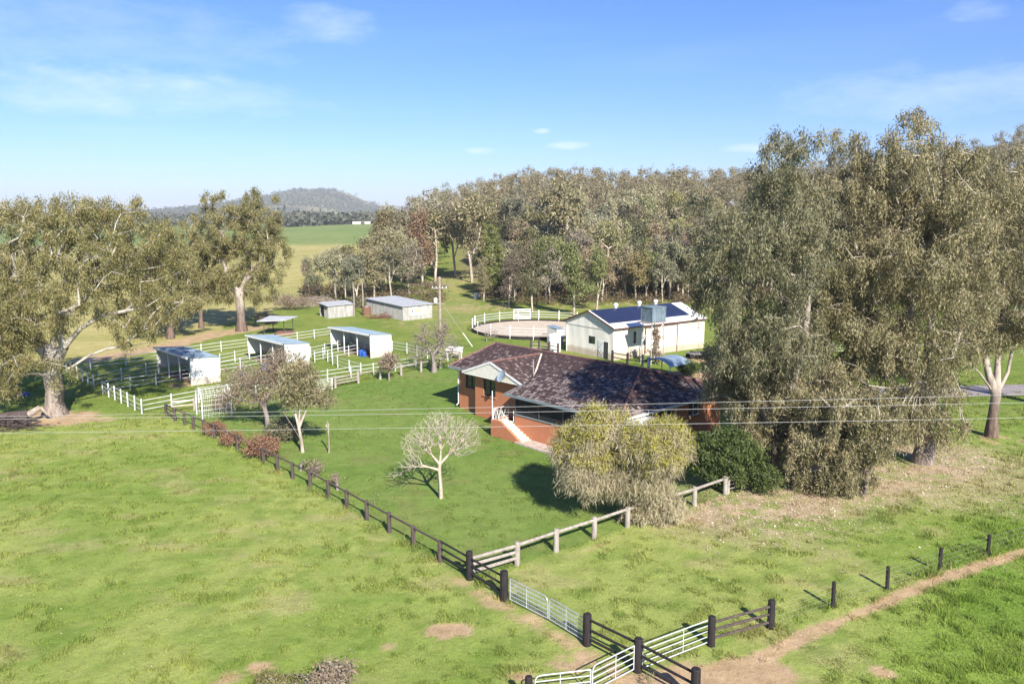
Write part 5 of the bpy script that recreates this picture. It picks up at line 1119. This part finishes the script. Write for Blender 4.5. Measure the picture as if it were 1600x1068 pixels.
MB().path([(-.3, -.5, 3.56), (-.07, -.07, 3.3), (-.07, -.07, .45), (-.07, -.3, .3)], .045, 8).build('downpipe', WP, house)
MB().tube((20.15, 3.8, 0), (20.15, 3.8, 3.2), .045, None, 8).build('downpipe', WP, house); MB().tube((20.15, -.4, 0), (20.15, -.4, 3.2), .045, None, 8).build('downpipe', WP, house)
# dish, vent pipe, flue
mb = MB(); mb.lathe([(.02, 0), (.22, .03), (.38, .10), (.40, .11), (.24, .05), (.02, .02)], 22); d_ = mb.build('satellite_dish', M['dish'] if 'dish' in M else M['pale_sheet'], house); d_.location = (7.35, -1.62, 4.1); d_.rotation_euler = (R(62), 0, R(-12)); d_.scale = (1.25, 1.25, 1.25)
MB().tube((7.35, -1.1, 3.95), (7.35, -1.6, 4.1), .02, None, 6).tube((7.35, -1.62, 4.1), (7.5, -2.0, 4.35), .012, None, 6).build('dish_arm', M['steel_dark'], house)
MB().tube((8.3, .9, 4.0), (8.3, .9, 5.3), .03, None, 8).tube((8.1, .9, 5.1), (8.5, .9, 5.1), .015, None, 6).build('aerial', M['galv'], house)
MB().tube((16.2, 5.6, 4.4), (16.2, 5.6, 5.75), .11, None, 12).tube((16.2, 5.6, 5.78), (16.2, 5.6, 5.95), .17, .17, 12).build('flue', M['dull_zinc'], house)
# side porch at the right end
MB().slab([(19.9, -2.9, 3.12), (23.0, -2.9, 2.85), (23.0, .2, 2.85), (19.9, .2, 3.12)], .06).build('porch_roof', M['white_sheet'], house)
MB().beam((20.0, -2.95, 3.08), (23.05, -2.95, 2.8), .05, .2).beam((23.03, -2.95, 2.8), (23.03, .25, 2.8), .05, .2).build('fascia', WP, house)
for q in ((22.9, -2.8), (22.9, .1), (21.4, -2.8)): MB().box(q[0]-.04, q[0]+.04, q[1]-.04, q[1]+.04, 0, 2.78).build('post', WP, house)

# ------------------------------------------------------------------ big metal shed
SA = gnd(G(958, 563)); cR = gnd(G(1103, 556)); dS = (cR-SA); sang = R(36)
shd = thing('metal_shed', SA, sang, 'large cream metal shed with solar panels on its gable roof behind the house', 'shed')
SL, SW = 15.6, 8.6; e, rg = 3.75, 5.35     # local x along the long wall, y to the back (gable width)
t_ = shd
ops = [(3.2, 3.6, 2.0, 3.1), (5.0, 9.2, .0, 3.2)]
mb = MB(); mb.corr((0, 0), (SL, 0), 0, lambda d: e, .2, .03, [(3.2, 3.6, 1.7, 3.1)]); mb.build('long_wall', M['cream_sheet'], t_)
top = lambda d: e+(rg-e)*(1-abs(d-SW/2)/(SW/2))
mb = MB(); mb.corr((0, SW), (0, 0), 0, top, .2, .03, [(4.3, 5.4, 1.5, 2.4), (6.95, 7.75, 0, 2.0)]); mb.build('gable_wall', M['pale_sheet'], t_)
mb = MB(); mb.corr((SL, 0), (SL, SW), 0, top, .2, .03); mb.build('gable_wall', M['cream_sheet'], t_)
mb = MB(); mb.corr((SL, SW), (0, SW), 0, lambda d: e, .2, .03); mb.build('long_wall', M['cream_sheet'], t_)
o_ = .25
mb = MB(); mb.slab([(-o_, -.3, e), (SL+o_, -.3, e), (SL+o_, SW/2, rg+.05), (-o_, SW/2, rg+.05)], .05); mb.slab([(-o_, SW/2+.001, rg+.05), (SL+o_, SW/2+.001, rg+.05), (SL+o_, SW+.3, e), (-o_, SW+.3, e)], .05)
for x in np.arange(0, SL+.1, .4): mb.beam((x, -.3, e+.02), (x, SW/2, rg+.07), .04, .03)
mb.build('roof', M['white_sheet'], t_)
M['maroon'] = simple('maroon_trim', (.12, .035, .03), (.08, .025, .02), 4, .5)
MB().beam((-.27, -.3, e-.02), (-.27, SW/2, rg+.03), .05, .16).beam((-.27, SW/2, rg+.03), (-.27, SW+.3, e-.02), .05, .16).build('bargeboard', M['maroon'], t_); MB().box(-.25, SL+.25, -.38, -.30, e-.12, e-.0).build('gutter', M['maroon'], t_)
MB().box(-.05, -.005, 0, SW, e-.35, e-.2).build('trim', M['pale_sheet'], t_)
# panels
sl_ = math.atan2(rg+.05-e, SW/2+.3)
for r_ in range(2):
    for k in range(12):
        x0 = .1+k*1.14; mb = MB(); a, b = 1.25+r_*1.75, 1.25+r_*1.75+1.71
        Pz = lambda q: (-.3+q*math.cos(sl_), e+q*math.sin(sl_)+.11)
        (ya, za), (yb, zb) = Pz(a), Pz(b); mb.slab([(x0, ya, za), (x0+1.12, ya, za), (x0+1.12, yb, zb), (x0, yb, zb)], .035); mb.build('solar_panel', M['solar'], t_)
for x in (4.6, 8.6, 11.5): MB().lathe([(.16, 0), (.16, .25), (.26, .3), (.3, .45), (.22, .6), (.08, .66)], 14, (x, SW/2+.3, rg)).build('roof_vent', WP, t_)
# sliding doors, frames, window, open personnel door
MB().box(5.2, 7.3, -.10, -.035, .05, 3.3).build('sliding_door', M['cream_sheet'], t_); MB().box(7.35, 10.4, -.14, -.08, .05, 3.35).build('sliding_door', M['cream_sheet'], t_)
MB().box(5.0, 5.12, -.12, -.04, 0, 3.4).box(10.45, 10.57, -.16, -.04, 0, 3.4).box(5.13, 10.44, -.17, -.15, 3.36, 3.44).build('door_frame', M['rust'], t_)
MB().box(3.2, 3.6, -.02, .02, 1.7, 3.1).build('window', M['glass'], t_)
MB().box(-.02, .03, SW-5.4, SW-4.3, 1.5, 2.4).build('window', M['glass'], t_)
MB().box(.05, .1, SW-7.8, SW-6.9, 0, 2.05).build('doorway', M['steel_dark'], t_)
mb = MB(); mb.box(-.06, -.02, SW-6.9, SW-6.05, .05, 2.05); dd_ = mb.build('door', M['white_sheet'], t_)
MB().beam((-.075, SW-6.85, .2), (-.075, SW-6.1, 1.0), .02, .07).beam((-.078, SW-6.85, 1.9), (-.078, SW-6.1, 1.1), .02, .07).build('brace', M['dull_zinc'], dd_)
MB().tube((-.1, SW-.3, 0), (-.1, SW-.3, 3.3), .05, None, 8).build('downpipe', WP, t_)
# lean-to and round tank left of the shed
t = thing('water_tank', G(866, 549), 0, 'small round white water tank against the left end of the metal shed', 'tank'); MB().lathe([(.78, 0), (.8, .1), (.8, 2.0), (.7, 2.15), (.25, 2.25)], 24).build('tank', WP, t); MB().lathe([(.22, 2.252), (.22, 2.32)], 14).build('lid', M['pale_sheet'], t)
q = gnd(G(880, 538)); t = thing('lean_to', q, sang, 'low blue roofed lean-to behind the small white tank', 'shed'); MB().slab([(-.9, .2, 2.1), (.3, .2, 2.1), (.3, 2.4, 2.3), (-.9, 2.4, 2.3)], .06).build('roof', M['zinc'], t); MB().box(-.85, -.8, .3, 2.3, 0, 2.1).box(-.79, .25, .3, .35, 0, 2.05).build('wall', M['pale_sheet'], t)
# header tank on its stand
tp = gnd(G(1019, 567)); t = thing('header_tank', tp, sang, 'blue grey square header tank on a tall steel stand in front of the metal shed', 'tank'); mb = MB()
hz = 4.7; mb.box(-1.05, 1.05, -.85, .85, hz+.15, hz+1.75); tk = mb.build('tank', M['tank_blue'] if 'tank_blue' in M else M['dull_zinc'], t)
mb = MB()
for x in (-1.08, -.36, .36, 1.0): mb.box(x, x+.06, -.90, -.855, hz+.15, hz+1.75).box(x, x+.06, .855, .9, hz+.15, hz+1.75)
mb.box(-1.12, 1.12, -.92, .92, hz+1.752, hz+1.8); mb.build('rib', M['gutter'], t)
MB().box(-1.5, 1.4, -1.0, 1.0, hz, hz+.12).build('platform', M['timber_grey'], t)
for x in (-.9, .9):
    for y_ in (-.7, .7): MB().tube((x*1.15, y_*1.15, -.2), (x, y_, hz), .06, None, 8).build('leg', M['galv'], t)
mb = MB()
for y_ in (-.75, .75): mb.tube((-1.0, y_, .3), (.95, y_, 2.4), .03, None, 6).tube((1.0, y_, .3), (-.95, y_, 2.4), .03, None, 6).tube((-.95, y_, 2.4), (.9, y_, hz), .03, None, 6)
mb.build('brace', M['galv'], t)
b = G(1024, 569); tree('vine', b+Vector((0, 0, 0)), 'dry leafy vine climbing the header tank stand', 'vine', [(-.1, 0, 1.2, .5, .4, 1), (0, 0, 3, .35, .3, 1.2), (.5, 0, .9, .6, .4, .6)], [[(0,0,0), (0,0,1), (-.1,0,2.6), (0,0,3.8)]], n=45, per=60, rc=.25, ln=.16, wd=.05, rb=.06, rt=.01, bark='grey_twig', lf='sparse_leaf', step=.5, sides=4)
# timber yard fences by the shed
fence('timber_fence', 'black two rail fence running out from the metal shed door', gp((957, 565), (980, 569.5), (1004, 572)), 1.35, .13, [.55, 1.05], .06, TB, TB)
fence('timber_fence', 'grey timber rails between the round yard and the small white tank', gp((830, 549), (842, 549), (858, 551), (872, 554)), 1.4, .14, [.5, .95], .07, TD, TG)
# curved canopy behind the house
p = G(1040, 588); t = thing('curved_canopy', p, R(-47), 'pale blue curved metal canopy rising behind the tiled roof', 'canopy'); mb = MB(); nseg = 14
for i in range(nseg):
    a0, a1 = math.pi*(.14+.72*i/nseg), math.pi*(.14+.72*(i+1)/nseg); f = lambda a, y, k: (2.1*math.cos(a)*k, y, 1.0+1.1*math.sin(a)*k)
    mb.hexa([f(a0, -1.8, .98), f(a0, 1.8, .98), f(a1, 1.8, .98), f(a1, -1.8, .98), f(a0, -1.8, 1), f(a0, 1.8, 1), f(a1, 1.8, 1), f(a1, -1.8, 1)])
mb.build('roof', M['zinc'], t, sm=False)
for x, y_ in ((-1.7, -1.6), (1.7, -1.6), (-1.7, 1.6), (1.7, 1.6)): MB().tube((x, y_, 0), (x, y_, 1.6), .05, None, 8).build('post', M['galv'], t)
# quad bikes
def quad_bike(p, rz, lab):
    t = thing('quad_bike', p, rz, lab, 'quad bike', 'quad bikes beside the metal shed')
    for x in (-.62, .62):
        for y_ in (-.42, .42):
            o = MB().lathe([(.12, -.12), (.24, -.12), (.29, -.07), (.29, .07), (.24, .12), (.12, .12)], 16).build('wheel', M['black_rubber'], t); o.location = (x, y_, .29); o.rotation_euler = (R(90), 0, 0)
    MB().box(-.5, .5, -.2, .2, .35, .6).box(-.15, .15, -.3, .3, .3, .36).build('body', M['grey_plastic'], t)
    mb = MB()
    for x in (-.62, .62): mb.hexa([(x-.34, -.52, .58), (x+.34, -.52, .58), (x+.34, .52, .58), (x-.34, .52, .58), (x-.26, -.46, .7), (x+.26, -.46, .7), (x+.26, .46, .7), (x-.26, .46, .7)])
    mb.build('mudguard', M['grey_plastic'], t)
    MB().hexa([(-.55, -.15, .71), (.12, -.15, .68), (.12, .15, .68), (-.55, .15, .71), (-.5, -.12, .86), (.08, -.12, .8), (.08, .12, .8), (-.5, .12, .86)]).build('seat', M['black_rubber'], t)
    MB().tube((.45, 0, .6), (.3, 0, .98), .03, None, 8).tube((.28, -.36, 1.02), (.28, .36, 1.02), .02, None, 8).build('handlebar', M['steel_dark'], t)
    mb = MB()
    for y_ in (-.3, -.1, .1, .3): mb.box(.4, .9, y_-.012, y_+.012, .76, .78)
    for x in (.4, .88): mb.box(x, x+.02, -.32, .32, .74, .757)
    mb.build('rack', M['steel_dark'], t); return t
qb = quad_bike(gnd(G(1085, 559)), R(20), 'left of two dark quad bikes parked beside the metal shed'); dup(qb, gnd(G(1097, 560)), R(70), 'right of two dark quad bikes parked beside the metal shed')
t = thing('concrete_block', gnd(G(1108, 562)), R(15), 'pale block on the grass right of the quad bikes', 'block'); MB().box(-.5, .5, -.3, .3, 0, .3).box(-.3, .3, -.2, .2, .302, .45).build('block', M['concrete'], t)
# white tank box beyond the back fence, drum by the wood, white pipe stay
t = thing('white_cabinet', gnd(G(710, 560)), R(-20), 'white lidded feed bin on legs beyond the back lawn fence', 'feed bin'); MB().hexa([(-.85, -.5, .7), (.85, -.5, .7), (.85, .5, .7), (-.85, .5, .7), (-.85, -.5, 1.0), (.85, -.5, 1.0), (.85, .5, 1.25), (-.85, .5, 1.25)]).build('bin', WP, t)
for x in (-.75, .75):
    for y_ in (-.4, .4): MB().box(x-.04, x+.04, y_-.04, y_+.04, 0, .7).build('leg', WP, t)
MB().slab([(-.95, -.6, 1.06), (.95, -.6, 1.06), (.95, .6, 1.33), (-.95, .6, 1.33)], .04).build('lid', M['white_sheet'], t)
drum(744, 466, 'white drum standing at the edge of the wood behind the round yard', 1.1, .5, 'white_drum', 'white_paint')
# power pole, wires
pb_ = gnd(G(688, 546)); t = thing('power_pole', pb_, 0, 'pale timber power pole with crossarm and transformer behind the lawn', 'power pole')
MB().tube((0,0,-.5), (.02, 0, 9.1), .2, .14, 14).build('pole', M['timber_pale'], t); MB().beam((-.95, -.17, 7.7), (.95, -.17, 7.7), .1, .12).build('crossarm', M['timber_grey'], t)
for x in (-.85, -.4, .4, .85): MB().lathe([(.03, 0), (.05, .05), (.06, .12), (.03, .18)], 10, (x, -.17, 7.76)).build('insulator', WP, t)
MB().lathe([(.2, 0), (.23, .05), (.23, .55), (.15, .65)], 14, (-.5, -.1, 5.85)).build('transformer', M['pale_sheet'], t); MB().beam((-.8, -.1, 5.8), (.6, -.1, 5.8), .09, .1).build('bracket', M['timber_grey'], t)
g1_ = gnd(G(738, 541)); t2 = thing('guy_wire', pb_, 0, 'guy wire with white lower sleeve staying the power pole', 'guy wire'); a_ = Vector((pb_.x, pb_.y, 6.2)); MB().tube(a_, g1_, .02, None, 5).build('wire', M['wire'], t2, True); k_ = (a_-g1_)
MB().tube(g1_+k_*.0, g1_+k_*.30, .06, None, 8).build('sleeve', WP, t2, True)
def wire(name, pts, r, lab, group, sag=.0):
    mb = MB(); a, b = Vector(pts[0]), Vector(pts[1]); q = [a.lerp(b, i/24)-Vector((0, 0, sag*4*(i/24)*(1-i/24))) for i in range(25)]; mb.path(q, r, 5); tag(mb.build(name, M['wire'], None), lab, 'power line', group)
W0 = 'power lines crossing in front of the house'
wire('power_line', [at(-300, 655, 37), at(1900, 608, 38.5)], .0075, 'upper of three power lines sweeping across in front of the house', W0, .12)
wire('power_line', [at(-300, 657.5, 36.2), at(1900, 622, 37.8)], .0075, 'middle of three power lines sweeping across in front of the house', W0, .12)
wire('power_line', [at(-300, 679, 36.5), at(1900, 646.5, 38)], .0075, 'lowest of three power lines sweeping across in front of the house', W0, .1)
# mesh arch by the yards
p = G(335, 648); t = thing('mesh_arch', p, R(35), 'white arched mesh frame standing between yard fence and lawn', 'arch'); 
for x in (-1.2, 1.2):
    pts_ = [(x, -.9, 0), (x, -.9, 1.6)]+[(x, -.9*math.cos(k), 1.6+.9*math.sin(k)) for k in (.4, .8, 1.2, 1.57, 1.95, 2.35, 2.75)]+[(x, .9, 1.6), (x, .9, 0)]; MB().path(pts_, .045, 8).build('hoop', WP, t)
mb = MB()
for x in np.arange(-1.0, 1.1, .3): mb.path([(x, -.9, 0), (x, -.9, 1.6)]+[(x, -.9*math.cos(k), 1.6+.9*math.sin(k)) for k in (.5, 1.0, 1.57, 2.1, 2.6)]+[(x, .9, 1.6), (x, .9, 0)], .008, 4)
for z in (.3, .7, 1.1, 1.5):
    for y_ in (-.9, .9): mb.tube((-1.2, y_, z), (1.2, y_, z), .012, None, 4)
for k in (.4, .8, 1.2, 1.57, 1.95, 2.35, 2.75): mb.tube((-1.2, -.9*math.cos(k), 1.6+.9*math.sin(k)), (1.2, -.9*math.cos(k), 1.6+.9*math.sin(k)), .012, None, 4)
mb.build('mesh', WP, t)

# ------------------------------------------------------------------ air
hz_ = MB(); hz_.box(-14500, 14500, -120, 15500, -6, 128)
m = bpy.data.materials.new('haze_air'); m.use_nodes = True; tt = m.node_tree; tt.nodes.clear(); pv_ = tt.nodes.new('ShaderNodeVolumePrincipled'); pv_.inputs['Density'].default_value = .00013; pv_.inputs['Color'].default_value = (.86, .93, 1, 1); pv_.inputs['Anisotropy'].default_value = 0
oo = tt.nodes.new('ShaderNodeOutputMaterial'); tt.links.new(pv_.outputs[0], oo.inputs['Volume'])
tag(hz_.build('haze', m, None), 'thin blue air over the far hills', 'haze', kind='stuff')
